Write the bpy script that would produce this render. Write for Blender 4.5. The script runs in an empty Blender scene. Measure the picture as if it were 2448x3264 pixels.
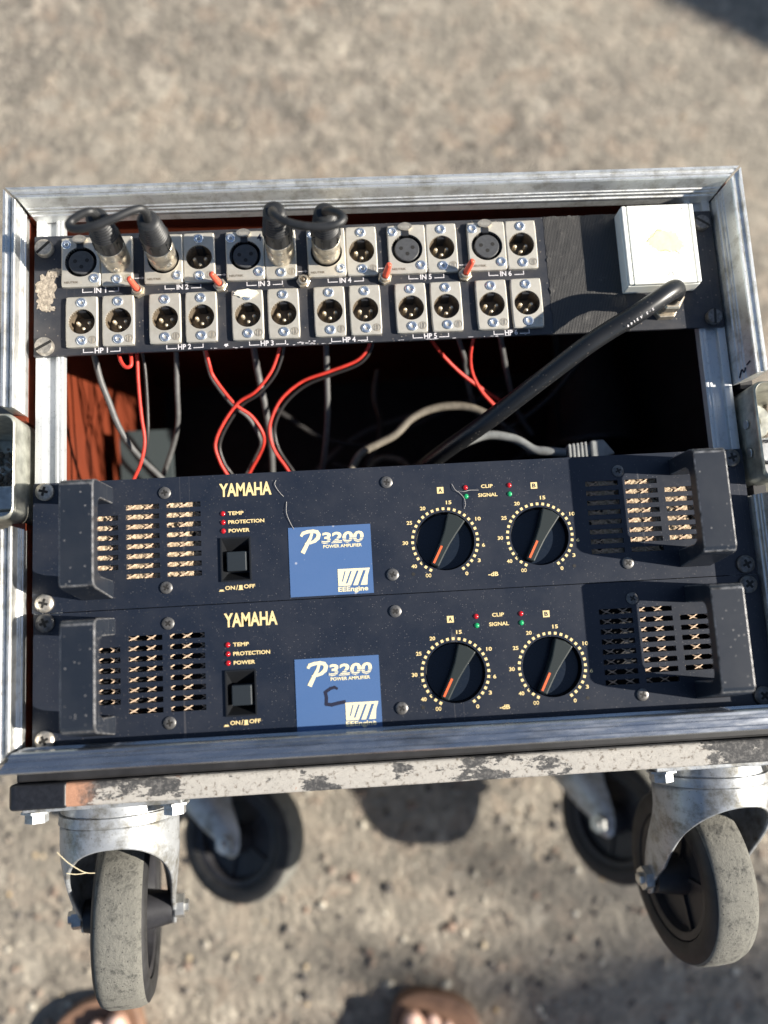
import bpy, bmesh, math, random
from mathutils import Vector, Matrix
R_ = math.radians
random.seed(7)
scene = bpy.context.scene
C = scene.collection
H = 410.0                      # front panels stand this many mm above the ground (case lies on its back)

# ------------------------------------------------------------------ camera
cam_d = bpy.data.cameras.new('camera'); cam = bpy.data.objects.new('camera', cam_d); C.objects.link(cam)
cx, cy, cz = (0.9979367, -0.05712244, 0.02931516), (-0.05197984, -0.98680151, -0.15336514), (0.03768883, 0.15152491, -0.98773466)
M = Matrix(((cx[0], -cy[0], -cz[0], 0.2124932), (cx[1], -cy[1], -cz[1], 0.0606018), (cx[2], -cy[2], -cz[2], (541.546 + H) / 1000), (0, 0, 0, 1)))
cam.matrix_world = M
cam_d.sensor_fit = 'VERTICAL'; cam_d.sensor_height = 36.0; cam_d.sensor_width = 27.0
cam_d.lens = 2600.0 / 3264.0 * 36.0
cam_d.clip_start = 0.01; cam_d.clip_end = 200
cam_d.dof.use_dof = True; cam_d.dof.focus_distance = 0.554; cam_d.dof.aperture_fstop = 1.95
scene.camera = cam

# ------------------------------------------------------------------ world, sun, exposure
SUN_EL, SUN_AZ = R_(30.5), R_(-6.5)       # azimuth measured from +X
sd = Vector((math.cos(SUN_EL) * math.cos(SUN_AZ), math.cos(SUN_EL) * math.sin(SUN_AZ), math.sin(SUN_EL)))
w = bpy.data.worlds.new('World'); scene.world = w; w.use_nodes = True
nt = w.node_tree; nt.nodes.clear()
sky = nt.nodes.new('ShaderNodeTexSky'); sky.sky_type = 'NISHITA'; sky.sun_disc = False
sky.sun_elevation = SUN_EL; sky.sun_rotation = math.atan2(sd.x, sd.y)
sky.air_density = 1.0; sky.dust_density = 0.6; sky.ozone_density = 1.0
bg = nt.nodes.new('ShaderNodeBackground'); bg.inputs['Strength'].default_value = 0.056
wo = nt.nodes.new('ShaderNodeOutputWorld')
nt.links.new(sky.outputs[0], bg.inputs[0]); nt.links.new(bg.outputs[0], wo.inputs[0])
sun_d = bpy.data.lights.new('sun', 'SUN'); sun_d.energy = 5.0; sun_d.angle = R_(0.53); sun_d.color = (1.0, 0.93, 0.82)
sun = bpy.data.objects.new('sun', sun_d); C.objects.link(sun)
sun.rotation_euler = sd.to_track_quat('Z', 'Y').to_euler(); sun.location = (2, 0, 3)
vs = scene.view_settings; vs.view_transform = 'Standard'; vs.look = 'None'; vs.exposure = 1.1; vs.gamma = 1.0; vs.use_curve_mapping = False

# ------------------------------------------------------------------ materials
MATS = {}
def _new(name):
    m = bpy.data.materials.new(name); m.use_nodes = True
    t = m.node_tree; b = t.nodes['Principled BSDF']
    MATS[name] = m
    return m, t, b
def N(t, typ, **kw):
    n = t.nodes.new(typ)
    for k, v in kw.items():
        if k.startswith('i_'):
            key = k[2:]; n.inputs[int(key) if key.isdigit() else key.replace('_', ' ')].default_value = v
        else: setattr(n, k, v)
    return n
def pos(t, scale=1.0, stretch=None):
    g = N(t, 'ShaderNodeNewGeometry'); mp = N(t, 'ShaderNodeMapping')
    mp.inputs['Scale'].default_value = stretch or (scale, scale, scale)
    t.links.new(g.outputs['Position'], mp.inputs['Vector'])
    return mp.outputs['Vector']
def noise(t, scale, detail=4, rough=.6, stretch=None):
    n = N(t, 'ShaderNodeTexNoise'); n.inputs['Scale'].default_value = scale
    n.inputs['Detail'].default_value = detail; n.inputs['Roughness'].default_value = rough
    t.links.new(pos(t, 1, stretch), n.inputs['Vector'])
    return n.outputs['Fac']
def ramp(t, fac, stops):
    r = N(t, 'ShaderNodeValToRGB'); e = r.color_ramp.elements
    while len(e) < len(stops): e.new(0.5)
    for el, (p, c) in zip(e, stops):
        el.position = p; el.color = (c, c, c, 1) if not hasattr(c, '__len__') else (*c, 1)
    t.links.new(fac, r.inputs['Fac'])
    return r.outputs['Color']
def mix(t, fac, a, b):
    m = N(t, 'ShaderNodeMix', data_type='RGBA')
    for sock, v in ((m.inputs[0], fac), (m.inputs[6], a), (m.inputs[7], b)):
        if hasattr(v, 'is_output'): t.links.new(v, sock)
        elif hasattr(v, '__len__'): sock.default_value = (*v, 1)
        else: sock.default_value = v
    return m.outputs[2]
def mul(t, a, b):
    m = N(t, 'ShaderNodeMath', operation='MULTIPLY')
    for s, v in ((m.inputs[0], a), (m.inputs[1], b)):
        if hasattr(v, 'is_output'): t.links.new(v, s)
        else: s.default_value = v
    return m.outputs[0]
def mmax(t, a, b):
    m = N(t, 'ShaderNodeMath', operation='MAXIMUM'); t.links.new(a, m.inputs[0]); t.links.new(b, m.inputs[1]); return m.outputs[0]
def bump(t, b, h, dist=.0005, strength=.5):
    n = N(t, 'ShaderNodeBump'); n.inputs['Distance'].default_value = dist; n.inputs['Strength'].default_value = strength
    t.links.new(h, n.inputs['Height']); t.links.new(n.outputs[0], b.inputs['Normal'])
def specks(t, scale, lo, hi, keep=.5):
    v = N(t, 'ShaderNodeTexVoronoi'); v.inputs['Scale'].default_value = scale
    t.links.new(pos(t), v.inputs['Vector'])
    a = ramp(t, v.outputs['Distance'], [(lo, 1.0), (hi, 0.0)])
    s = N(t, 'ShaderNodeSeparateColor'); t.links.new(v.outputs['Color'], s.inputs[0])
    k = ramp(t, s.outputs[0], [(keep, 0.0), (min(keep + .25, 1), 1.0)])
    return mul(t, a, k)
def mat(name, col, rough=.5, metal=0.0, var=0.0, vscale=60, bumps=None, rvar=0.0, spec=.5, coat=0.0):
    m, t, b = _new(name)
    b.inputs['Base Color'].default_value = (*col, 1); b.inputs['Roughness'].default_value = rough
    b.inputs['Metallic'].default_value = metal; b.inputs['Specular IOR Level'].default_value = spec
    b.inputs['Coat Weight'].default_value = coat
    if var:
        f = noise(t, vscale)
        t.links.new(mix(t, ramp(t, f, [(.3, 0.0), (.7, 1.0)]), [c * (1 - var) for c in col], [min(1, c * (1 + var)) for c in col]), b.inputs['Base Color'])
    if rvar:
        f = noise(t, vscale * 1.7)
        t.links.new(ramp(t, f, [(.3, max(0.02, rough - rvar)), (.7, min(1, rough + rvar))]), b.inputs['Roughness'])
    if bumps: bump(t, b, noise(t, bumps[0], 5), bumps[1], bumps[2])
    return m
def dusty(name, col, rough, dust, film=.25, sp=.6, spscale=420, scr=True, metal=0.0, spec=.5):
    """painted surface with an uneven dust film, specks of dust and fine scratches"""
    m, t, b = _new(name)
    b.inputs['Metallic'].default_value = metal; b.inputs['Specular IOR Level'].default_value = spec
    f1 = ramp(t, noise(t, 28, 6, .65), [(.38, 0.02), (.75, film)])
    f2 = ramp(t, noise(t, 900, 3, .6), [(.5, 0.0), (.8, film * 1.1)])
    s1 = mul(t, specks(t, spscale, .10, .2, .55), sp)
    s2 = mul(t, specks(t, 170, .03, .065, .78), .75)
    fac = mmax(t, mmax(t, f1, f2), mmax(t, s1, s2))
    if scr:
        a = noise(t, 60, 2, .5, (1, .04, 1)); sc = mul(t, ramp(t, a, [(.665, 0.0), (.672, 1.0), (.684, 0.0)]), .16)
        fac = mmax(t, fac, sc)
    t.links.new(mix(t, fac, col, dust), b.inputs['Base Color'])
    t.links.new(ramp(t, fac, [(0, rough), (.6, .85)]), b.inputs['Roughness'])
    bump(t, b, noise(t, 1500, 2), .0001, .25)
    return m

# --- ground: trodden grey-beige grit
m, t, b = _new('ground_grit')
v = N(t, 'ShaderNodeTexVoronoi'); v.inputs['Scale'].default_value = 150; t.links.new(pos(t), v.inputs['Vector'])
s = N(t, 'ShaderNodeSeparateColor'); t.links.new(v.outputs['Color'], s.inputs[0])
stone = ramp(t, s.outputs[0], [(0, (.055, .05, .046)), (.25, (.14, .128, .112)), (.5, (.205, .188, .163)), (.75, (.27, .245, .21)), (1, (.46, .42, .35))])
v2 = N(t, 'ShaderNodeTexVoronoi'); v2.inputs['Scale'].default_value = 48; t.links.new(pos(t), v2.inputs['Vector'])
s2 = N(t, 'ShaderNodeSeparateColor'); t.links.new(v2.outputs['Color'], s2.inputs[0])
stone2 = ramp(t, s2.outputs[1], [(0, (.06, .056, .052)), (.35, (.165, .152, .136)), (.6, (.235, .212, .185)), (.82, (.26, .19, .145)), (1, (.44, .41, .36))])
big = ramp(t, noise(t, 2.6, 5, .6), [(.38, 0.0), (.62, 1.0)])
big2 = ramp(t, noise(t, 7.5, 6, .65), [(.42, 0.0), (.7, 1.0)])
mid = ramp(t, noise(t, 35, 6, .7), [(.3, 0.0), (.7, 1.0)])
c = mix(t, .5, stone, stone2)
c = mix(t, mul(t, mid, .35), c, (.15, .137, .122))
c = mix(t, mul(t, big, .45), c, (.285, .262, .22))
c = mix(t, mul(t, big2, .42), c, (.15, .142, .128))
gm = N(t, 'ShaderNodeMix', data_type='RGBA', blend_type='MULTIPLY'); gm.inputs[0].default_value = 1; gm.inputs[7].default_value = (1.30, 1.27, 1.22, 1); t.links.new(c, gm.inputs[6]); c = gm.outputs[2]
t.links.new(c, b.inputs['Base Color']); b.inputs['Roughness'].default_value = .92; b.inputs['Specular IOR Level'].default_value = .2
ad = N(t, 'ShaderNodeMath', operation='ADD'); t.links.new(noise(t, 140, 8, .75), ad.inputs[0]); t.links.new(v.outputs['Distance'], ad.inputs[1])
bump(t, b, ad.outputs[0], .004, .7)
m, t, b = _new('pebble')
g = N(t, 'ShaderNodeNewGeometry')
t.links.new(ramp(t, g.outputs['Random Per Island'], [(0, (.06, .055, .052)), (.25, (.14, .128, .115)), (.5, (.21, .188, .16)), (.68, (.27, .19, .145)), (.82, (.33, .295, .24)), (.94, (.60, .56, .47)), (1, (.48, .33, .15))]), b.inputs['Base Color'])
b.inputs['Roughness'].default_value = .85
mat('grit_stone', (.19, .16, .13), .9, var=.5, vscale=260, bumps=(700, .002, .6))

# --- case
m, t, b = _new('aluminium')
b.inputs['Metallic'].default_value = .84
n1 = noise(t, 90, 6, .65); n2 = noise(t, 700, 4, .6)
dirt = mmax(t, ramp(t, n1, [(.48, 0.0), (.74, .8)]), mul(t, specks(t, 500, .12, .25, .6), .55))
t.links.new(mix(t, dirt, (.80, .81, .80), (.34, .32, .27)), b.inputs['Base Color'])
t.links.new(ramp(t, n2, [(.3, .34), (.7, .52)]), b.inputs['Roughness'])
bump(t, b, n2, .0003, .35)
m, t, b = _new('aluminium_polished')
b.inputs['Metallic'].default_value = .97
n2 = noise(t, 220, 6, .7, (.15, 1, 1)); n1 = noise(t, 60, 6, .65, (.3, 1, 1))
t.links.new(mix(t, ramp(t, n1, [(.5, 0.0), (.75, .8)]), (.55, .57, .60), (.20, .19, .17)), b.inputs['Base Color'])
t.links.new(ramp(t, n2, [(.3, .16), (.7, .36)]), b.inputs['Roughness'])
m, t, b = _new('aluminium_rail')
b.inputs['Metallic'].default_value = .55
pit = mmax(t, mul(t, specks(t, 650, .10, .22, .5), .8), ramp(t, noise(t, 120, 5), [(.58, 0.0), (.8, .5)]))
t.links.new(mix(t, pit, (.62, .64, .65), (.20, .21, .21)), b.inputs['Base Color']); b.inputs['Roughness'].default_value = .5
mat('steel_dish', (.48, .48, .42), .42, .75, var=.4, vscale=85, bumps=(400, .0005, .3), rvar=.12)
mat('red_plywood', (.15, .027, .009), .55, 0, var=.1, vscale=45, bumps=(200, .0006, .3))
mat('black_and_shaded_ply', (.016, .016, .018), .55, 0, var=.4, vscale=60)
m, t, b = _new('worn_board')
fl = noise(t, 70, 9, .74, (.45, 1, 1)); f2 = noise(t, 13, 4, .6)
a = N(t, 'ShaderNodeMath', operation='ADD'); t.links.new(fl, a.inputs[0]); t.links.new(mul(t, f2, .8), a.inputs[1])
gx0 = N(t, 'ShaderNodeNewGeometry'); sx0 = N(t, 'ShaderNodeSeparateXYZ'); t.links.new(gx0.outputs['Position'], sx0.inputs[0])
wl0 = ramp(t, sx0.outputs[0], [(.03, .0), (.12, .16), (.30, .15), (.40, .13), (.47, .0)])
a0 = a; a = N(t, 'ShaderNodeMath', operation='ADD'); t.links.new(a0.outputs[0], a.inputs[0]); t.links.new(wl0, a.inputs[1])
flake = ramp(t, a.outputs[0], [(.97, 0.0), (.99, 1.0)])
gs = ramp(t, noise(t, 300, 7, .75), [(.48, .0), (.6, 1.0)])
black = mix(t, mul(t, gs, .55), (.05, .05, .052), (.22, .21, .20))
white = mix(t, ramp(t, noise(t, 260, 7, .7), [(.36, 1.0), (.46, 0.0)]), (.40, .38, .35), (.15, .128, .105))
# bare wood near the left corner of the edge
gx = N(t, 'ShaderNodeNewGeometry'); sx = N(t, 'ShaderNodeSeparateXYZ'); t.links.new(gx.outputs['Position'], sx.inputs[0])
wx = N(t, 'ShaderNodeMath', operation='ADD'); t.links.new(sx.outputs[0], wx.inputs[0]); t.links.new(mul(t, noise(t, 160, 5), .03), wx.inputs[1])
wood = ramp(t, wx.outputs[0], [(.042, 1.0), (.052, 0.0)])
c = mix(t, flake, black, white); c = mix(t, wood, c, (.42, .22, .14))
edge = ramp(t, noise(t, 75, 6, .7, (1, .35, 1)), [(.66, 0.0), (.69, 1.0)])
c = mix(t, mul(t, edge, .7), c, (.33, .17, .11))
t.links.new(c, b.inputs['Base Color']); b.inputs['Roughness'].default_value = .8
bump(t, b, a.outputs[0], .002, .7)
mat('black_tape', (.012, .013, .017), .42, 0, var=.35, vscale=300, bumps=(500, .0005, .3))
m, t, b = _new('zinc')
b.inputs['Metallic'].default_value = .5
fz = noise(t, 55, 8, .75)
t.links.new(mix(t, mmax(t, ramp(t, fz, [(.46, 0.0), (.62, .85)]), mul(t, specks(t, 520, .12, .3, .5), .7)), (.44, .46, .48), (.17, .158, .125)), b.inputs['Base Color'])
t.links.new(ramp(t, noise(t, 130, 4), [(.3, .32), (.7, .55)]), b.inputs['Roughness'])
bump(t, b, noise(t, 900, 3), .0002, .3)
m, t, b = _new('tread_dust')
fz = noise(t, 120, 10, .8)
t.links.new(mix(t, mmax(t, ramp(t, fz, [(.52, 0.0), (.68, 1.0)]), mul(t, specks(t, 420, .12, .28, .5), .9)), (.21, .205, .18), (.045, .045, .043)), b.inputs['Base Color'])
b.inputs['Roughness'].default_value = .95; bump(t, b, fz, .004, .9)
mat('rubber', (.020, .020, .021), .62, 0, var=.4, vscale=90, bumps=(300, .0008, .3))
mat('hub_plastic', (.022, .022, .026), .5, 0, var=.3, vscale=120)
mat('bolt_steel', (.55, .55, .53), .38, .85, var=.25, vscale=180)

# --- equipment
dusty('amp_paint', (.0045, .0095, .0215), .34, (.30, .28, .27), .065, .55, 760)
dusty('handle_paint', (.0065, .011, .020), .30, (.34, .33, .32), .05, .6, 330); mat('edge_wear', (.16, .16, .165), .45, .4, var=.8, vscale=260)
dusty('patch_paint', (.008, .013, .023), .45, (.34, .29, .24), .15, .6, 360)
mat('chassis_black', (.010, .010, .012), .6)
mat('cream_print', (.78, .61, .30), .5)
mat('cream_pale', (.80, .72, .47), .5)
mat('white_print', (.62, .60, .62), .55, var=.2, vscale=700)
dusty('badge_blue', (.052, .118, .275), .38, (.55, .55, .58), .04, .75, 150, scr=False)
mat('marker_ink', (.012, .014, .035), .5)
mat('knob_black', (.009, .014, .024), .24, rvar=.06, vscale=300)
mat('pointer_black', (.016, .022, .022), .42)
mat('orange_line', (.75, .13, .04), .5)
mat('switch_black', (.012, .013, .015), .28)
mat('button_black', (.016, .021, .026), .45)
mat('led_red', (.42, .008, .012), .12, coat=.6)
mat('led_green', (.012, .32, .11), .12, coat=.6)
mat('screw_black', (.15, .145, .14), .42, .6, var=.4, vscale=500)
mat('screw_zinc', (.50, .46, .40), .42, .75, var=.35, vscale=500)
mat('recess_dark', (.012, .011, .010), .7)
m, t, b = _new('vent_lint')
h = specks(t, 190, .26, .36, .45)
fz = ramp(t, noise(t, 700, 4, .7), [(.35, 0.0), (.6, 1.0)])
t.links.new(mix(t, mmax(t, h, mul(t, ramp(t, noise(t, 90, 4), [(.62, 0.0), (.68, 1.0)]), 1.0)), mix(t, fz, (.30, .22, .14), (.68, .54, .38)), (.012, .010, .008)), b.inputs['Base Color'])
b.inputs['Roughness'].default_value = .95; bump(t, b, fz, .001, .6)
mat('vent_strand', (.58, .43, .31), .85, 0, var=.35, vscale=900)
m, t, b = _new('nickel_plate')
b.inputs['Metallic'].default_value = .55
fz = ramp(t, noise(t, 160, 6, .7), [(.35, 0.0), (.75, 1.0)])
t.links.new(mix(t, mmax(t, mul(t, fz, .5), mul(t, specks(t, 600, .1, .25, .6), .5)), (.60, .57, .50), (.42, .38, .31)), b.inputs['Base Color'])
b.inputs['Roughness'].default_value = .52; bump(t, b, noise(t, 1800, 2), .0001, .3)
mat('plug_shell', (.60, .54, .44), .34, .78, var=.15, vscale=200, rvar=.1)
mat('cup_bronze', (.20, .16, .115), .45, .4, var=.3, vscale=300)
mat('pin_gold', (.80, .70, .52), .3, .6)
mat('rivet', (.66, .72, .80), .25, .85)
mat('insert_black', (.022, .023, .026), .4); mat('insert_grey', (.060, .062, .066), .5, var=.2, vscale=400)
mat('boot_rubber', (.018, .019, .021), .45, 0, var=.3, vscale=200)
mat('toggle_red', (.72, .10, .055), .38)
m, t, b = _new('gaffer_tape')
b.inputs['Roughness'].default_value = .5
wv = N(t, 'ShaderNodeTexWave', wave_type='BANDS', bands_direction='X'); wv.inputs['Scale'].default_value = 290; wv.inputs['Distortion'].default_value = .12
t.links.new(pos(t), wv.inputs['Vector'])
t.links.new(mix(t, mmax(t, ramp(t, wv.outputs['Fac'], [(.45, 0.0), (.95, .17)]), ramp(t, noise(t, 120, 7, .75), [(.62, 0.0), (.72, .45)])), (.016, .016, .017), (.26, .24, .21)), b.inputs['Base Color'])
bump(t, b, wv.outputs['Fac'], .0004, .35)
m, t, b = _new('box_white')
fz = noise(t, 38, 3, .6)
t.links.new(mix(t, ramp(t, noise(t, 300, 6), [(.6, 0.0), (.75, .12)]), (.84, .85, .79), (.45, .42, .33)), b.inputs['Base Color']); b.inputs['Roughness'].default_value = .45
mat('glue_patch', (.80, .74, .45), .6, 0, var=.12, vscale=250)
mat('crack_dark', (.20, .17, .10), .8)
mat('gland_nickel', (.62, .54, .42), .35, .8, var=.2, vscale=250)
m, t, b = _new('cable_black')
t.links.new(mix(t, mul(t, specks(t, 420, .12, .25, .5), .35), (.014, .015, .017), (.3, .27, .24)), b.inputs['Base Color']); b.inputs['Roughness'].default_value = .36
mat('cable_grey', (.10, .10, .10), .5, 0, var=.2, vscale=200)
mat('wire_red', (.55, .040, .026), .5, var=.2, vscale=150)
mat('wire_black', (.022, .02, .02), .4)
mat('plate_teal', (.035, .048, .052), .6); mat('cable_tan', (.17, .15, .12), .6, 0, var=.3, vscale=200)
mat('cable_pale', (.24, .25, .25), .5, 0, var=.2, vscale=150)
mat('dirt_cake', (.36, .31, .25), .95, 0, var=.45, vscale=350, bumps=(500, .003, .8))
mat('paper', (.70, .66, .55), .8, 0, var=.15, vscale=400)
mat('skin', (.46, .28, .21), .5, 0, var=.12, vscale=80)
mat('nail', (.70, .48, .40), .3)
mat('sandal_brown', (.20, .115, .075), .6, 0, var=.3, vscale=90, bumps=(300, .001, .4))
mat('shorts_cloth', (.04, .045, .06), .9)
mat('occluder_black', (.02, .02, .02), .7, 0, var=.3, vscale=80)
mat('lint', (.42, .40, .38), .9)

# ------------------------------------------------------------------ mesh builder (millimetres)
class MB:
    def __init__(s): s.v = []; s.f = []; s.mi = []
    def add(s, vs, fs, mi=0):
        o = len(s.v); s.v += [tuple(p) for p in vs]
        for f in fs: s.f.append(tuple(i + o for i in f)); s.mi.append(mi)
        return s
    def box(s, x0, x1, y0, y1, z0, z1, mi=0):
        return s.add([(x, y, z) for x in (x0, x1) for y in (y0, y1) for z in (z0, z1)],
                     [(0, 1, 3, 2), (4, 6, 7, 5), (0, 4, 5, 1), (2, 3, 7, 6), (0, 2, 6, 4), (1, 5, 7, 3)], mi)
    def prism(s, poly, a0, a1, axis='z', mi=0):
        """polygon (p, q) extruded along an axis: z -> (p,q,z), x -> (x,p,q), y -> (p,y,q)"""
        n = len(poly)
        f = {'z': lambda p, q, a: (p, q, a), 'x': lambda p, q, a: (a, p, q), 'y': lambda p, q, a: (p, a, q)}[axis]
        vs = [f(p, q, a0) for p, q in poly] + [f(p, q, a1) for p, q in poly]
        fs = [tuple(range(n - 1, -1, -1)), tuple(range(n, 2 * n))] + [(i, (i + 1) % n, n + (i + 1) % n, n + i) for i in range(n)]
        return s.add(vs, fs, mi)
    def lathe(s, prof, n=24, c=(0, 0, 0), axis='z', mi=None, cap=True, frame=None):
        """profile of (a along axis, r)"""
        k = len(prof); vs = []
        for a, r in prof:
            for i in range(n):
                th = 2 * math.pi * i / n; p, q = r * math.cos(th), r * math.sin(th)
                if frame is not None: vs.append(tuple(Vector(c) + frame[0] * p + frame[1] * q + frame[2] * a)); continue
                if axis == 'z': vs.append((c[0] + p, c[1] + q, c[2] + a))
                elif axis == 'x': vs.append((c[0] + a, c[1] + p, c[2] + q))
                else: vs.append((c[0] + q, c[1] + a, c[2] + p))
        o = len(s.v); s.v += vs
        for j in range(k - 1):
            for i in range(n):
                i2 = (i + 1) % n
                s.f.append((o + j * n + i, o + j * n + i2, o + (j + 1) * n + i2, o + (j + 1) * n + i)); s.mi.append(mi[j] if mi else 0)
        if cap:
            if prof[0][1] > 1e-4: s.f.append(tuple(o + i for i in range(n - 1, -1, -1))); s.mi.append(mi[0] if mi else 0)
            if prof[-1][1] > 1e-4: s.f.append(tuple(o + (k - 1) * n + i for i in range(n))); s.mi.append(mi[-1] if mi else 0)
        return s
    def tube(s, pts, r, n=8, cap=True, sub=4):
        pts = smooth_path(pts, sub) if sub > 1 else [Vector(p) for p in pts]
        rs = r if hasattr(r, '__len__') else [r] * len(pts)
        if len(rs) != len(pts): rs = [rs[min(len(rs) - 1, int(i * len(rs) / len(pts)))] for i in range(len(pts))]
        t0 = (pts[1] - pts[0]).normalized(); u = t0.orthogonal().normalized(); o = len(s.v)
        for i, p in enumerate(pts):
            tg = (pts[min(i + 1, len(pts) - 1)] - pts[max(i - 1, 0)]).normalized()
            u = (u - tg * u.dot(tg)).normalized(); w_ = tg.cross(u)
            for j in range(n):
                th = 2 * math.pi * j / n
                s.v.append(tuple(p + (u * math.cos(th) + w_ * math.sin(th)) * rs[i]))
        for i in range(len(pts) - 1):
            for j in range(n):
                j2 = (j + 1) % n
                s.f.append((o + i * n + j, o + i * n + j2, o + (i + 1) * n + j2, o + (i + 1) * n + j)); s.mi.append(0)
        if cap:
            s.f.append(tuple(o + j for j in range(n - 1, -1, -1))); s.mi.append(0)
            e = o + (len(pts) - 1) * n; s.f.append(tuple(e + j for j in range(n))); s.mi.append(0)
        return s
    def ribbon(s, pts, wd, z0, z1):
        """flat pen stroke"""
        for i in range(len(pts) - 1):
            a, b_ = Vector((*pts[i], 0)), Vector((*pts[i + 1], 0)); d = (b_ - a)
            if d.length < 1e-6: continue
            d.normalize(); n = Vector((-d.y, d.x, 0)); wa = wd if not hasattr(wd, '__len__') else wd[i]; wb = wd if not hasattr(wd, '__len__') else wd[i + 1]
            q = [a + n * wa / 2 - d * wa * .25, b_ + n * wb / 2 + d * wb * .25, b_ - n * wb / 2 + d * wb * .25, a - n * wa / 2 - d * wa * .25]
            dz = .004 * (i % 2)
            s.prism([(p.x, p.y) for p in reversed(q)], z0, z1 + dz, 'z')
        return s
    def holed(s, x0, x1, y0, y1, z0, z1, holes):
        xs = sorted({x0, x1} | {h[0] for h in holes} | {h[1] for h in holes}); ys = sorted({y0, y1} | {h[2] for h in holes} | {h[3] for h in holes})
        nx, ny = len(xs) - 1, len(ys) - 1
        def solid(i, j):
            if i < 0 or j < 0 or i >= nx or j >= ny: return False
            mx, my = (xs[i] + xs[i + 1]) / 2, (ys[j] + ys[j + 1]) / 2
            return not any(h[0] < mx < h[1] and h[2] < my < h[3] for h in holes)
        idx = {}
        def vid(i, j, k):
            if (i, j, k) not in idx: idx[(i, j, k)] = len(s.v); s.v.append((xs[i], ys[j], (z0, z1)[k]))
            return idx[(i, j, k)]
        def F(*q): s.f.append(tuple(vid(*p) for p in q)); s.mi.append(0)
        for i in range(nx):
            for j in range(ny):
                if not solid(i, j): continue
                F((i, j, 1), (i + 1, j, 1), (i + 1, j + 1, 1), (i, j + 1, 1)); F((i, j, 0), (i, j + 1, 0), (i + 1, j + 1, 0), (i + 1, j, 0))
                if not solid(i - 1, j): F((i, j, 0), (i, j, 1), (i, j + 1, 1), (i, j + 1, 0))
                if not solid(i + 1, j): F((i + 1, j, 0), (i + 1, j + 1, 0), (i + 1, j + 1, 1), (i + 1, j, 1))
                if not solid(i, j - 1): F((i, j, 0), (i + 1, j, 0), (i + 1, j, 1), (i, j, 1))
                if not solid(i, j + 1): F((i, j + 1, 0), (i, j + 1, 1), (i + 1, j + 1, 1), (i + 1, j + 1, 0))
        return s
    def round_hole(s, cx_, cy_, half, r, z0, z1, n=48, hy=None):
        """square patch with a round hole"""
        hy = hy or half; ring, sq = [], []
        for i in range(n):
            th = 2 * math.pi * (i + .5) / n; c_, s_ = math.cos(th), math.sin(th)
            k = min(half / max(abs(c_), 1e-9), hy / max(abs(s_), 1e-9))
            ring.append((cx_ + r * c_, cy_ + r * s_)); sq.append((cx_ + k * c_, cy_ + k * s_))
        vs = [(*p, z1) for p in ring] + [(*p, z1) for p in sq] + [(*p, z0) for p in ring] + [(*p, z0) for p in sq]
        fs = []
        for i in range(n):
            j = (i + 1) % n
            fs += [(i, n + i, n + j, j), (2 * n + i, 2 * n + j, 3 * n + j, 3 * n + i), (i, j, 2 * n + j, 2 * n + i), (n + i, 3 * n + i, 3 * n + j, n + j)]
        # corners of the square
        for qx, qy in ((1, 1), (-1, 1), (-1, -1), (1, -1)):
            a_ = math.atan2(qy * hy, qx * half) % (2 * math.pi); i = int(math.floor(a_ / (2 * math.pi) * n - .5)) % n; j = (i + 1) % n
            o = len(vs); vs += [(cx_ + qx * half, cy_ + qy * hy, z1), (cx_ + qx * half, cy_ + qy * hy, z0)]
            fs += [(n + i, o, n + j), (3 * n + j, o + 1, 3 * n + i), (n + i, 3 * n + i, o + 1, o), (o, o + 1, 3 * n + j, n + j)]
        return s.add(vs, fs)
    def mesh(s, name, mats, smooth=None):
        me = bpy.data.meshes.new(name)
        me.from_pydata([(x * .001, y * .001, z * .001) for x, y, z in s.v], [], s.f)
        for m_ in (mats if isinstance(mats, (list, tuple)) else [mats]): me.materials.append(MATS[m_])
        if any(s.mi): me.polygons.foreach_set('material_index', s.mi)
        if smooth is not None:
            me.polygons.foreach_set('use_smooth', [True] * len(me.polygons)); me.set_sharp_from_angle(angle=R_(smooth))
        me.update(); return me
    def build(s, name, mats, parent=None, smooth=None, bevel=None, seg=2, loc=(0, 0, 0), fix=True):
        me = s.mesh(name, mats, smooth)
        if fix:
            bm = bmesh.new(); bm.from_mesh(me); bmesh.ops.recalc_face_normals(bm, faces=bm.faces); bm.to_mesh(me); bm.free()
            if smooth is not None: me.set_sharp_from_angle(angle=R_(smooth))
        return link(name, me, parent, loc, bevel, seg)
def link(name, me, parent=None, loc=(0, 0, 0), bevel=None, seg=2):
    o = bpy.data.objects.new(name, me); C.objects.link(o); o.location = [c_ * .001 for c_ in loc]
    if parent is not None: o.parent = parent
    if bevel:
        bv = o.modifiers.new('bevel', 'BEVEL'); bv.width = bevel * .001; bv.segments = seg; bv.limit_method = 'ANGLE'; bv.angle_limit = R_(35); bv.harden_normals = False
    return o
def smooth_path(pts, sub):
    p = [Vector(q) for q in pts]; out = []
    for i in range(len(p) - 1):
        a, b_, c_, d = p[max(i - 1, 0)], p[i], p[i + 1], p[min(i + 2, len(p) - 1)]
        for k in range(sub):
            u = k / sub
            out.append(.5 * ((2 * b_) + (c_ - a) * u + (2 * a - 5 * b_ + 4 * c_ - d) * u * u + (3 * b_ - a - 3 * c_ + d) * u ** 3))
    out.append(p[-1]); return out
def tag(o, label=None, cat=None, group=None, kind=None):
    for k, v_ in (('label', label), ('category', cat), ('group', group), ('kind', kind)):
        if v_: o[k] = v_
    return o
def thing(name, label, cat, loc, group=None):
    """an Empty at the thing's base (scene mm)"""
    o = bpy.data.objects.new(name, None); C.objects.link(o); o.empty_display_size = .02
    o.location = (loc[0] * .001, loc[1] * .001, (loc[2] + H) * .001)
    return tag(o, label, cat, group)
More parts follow.
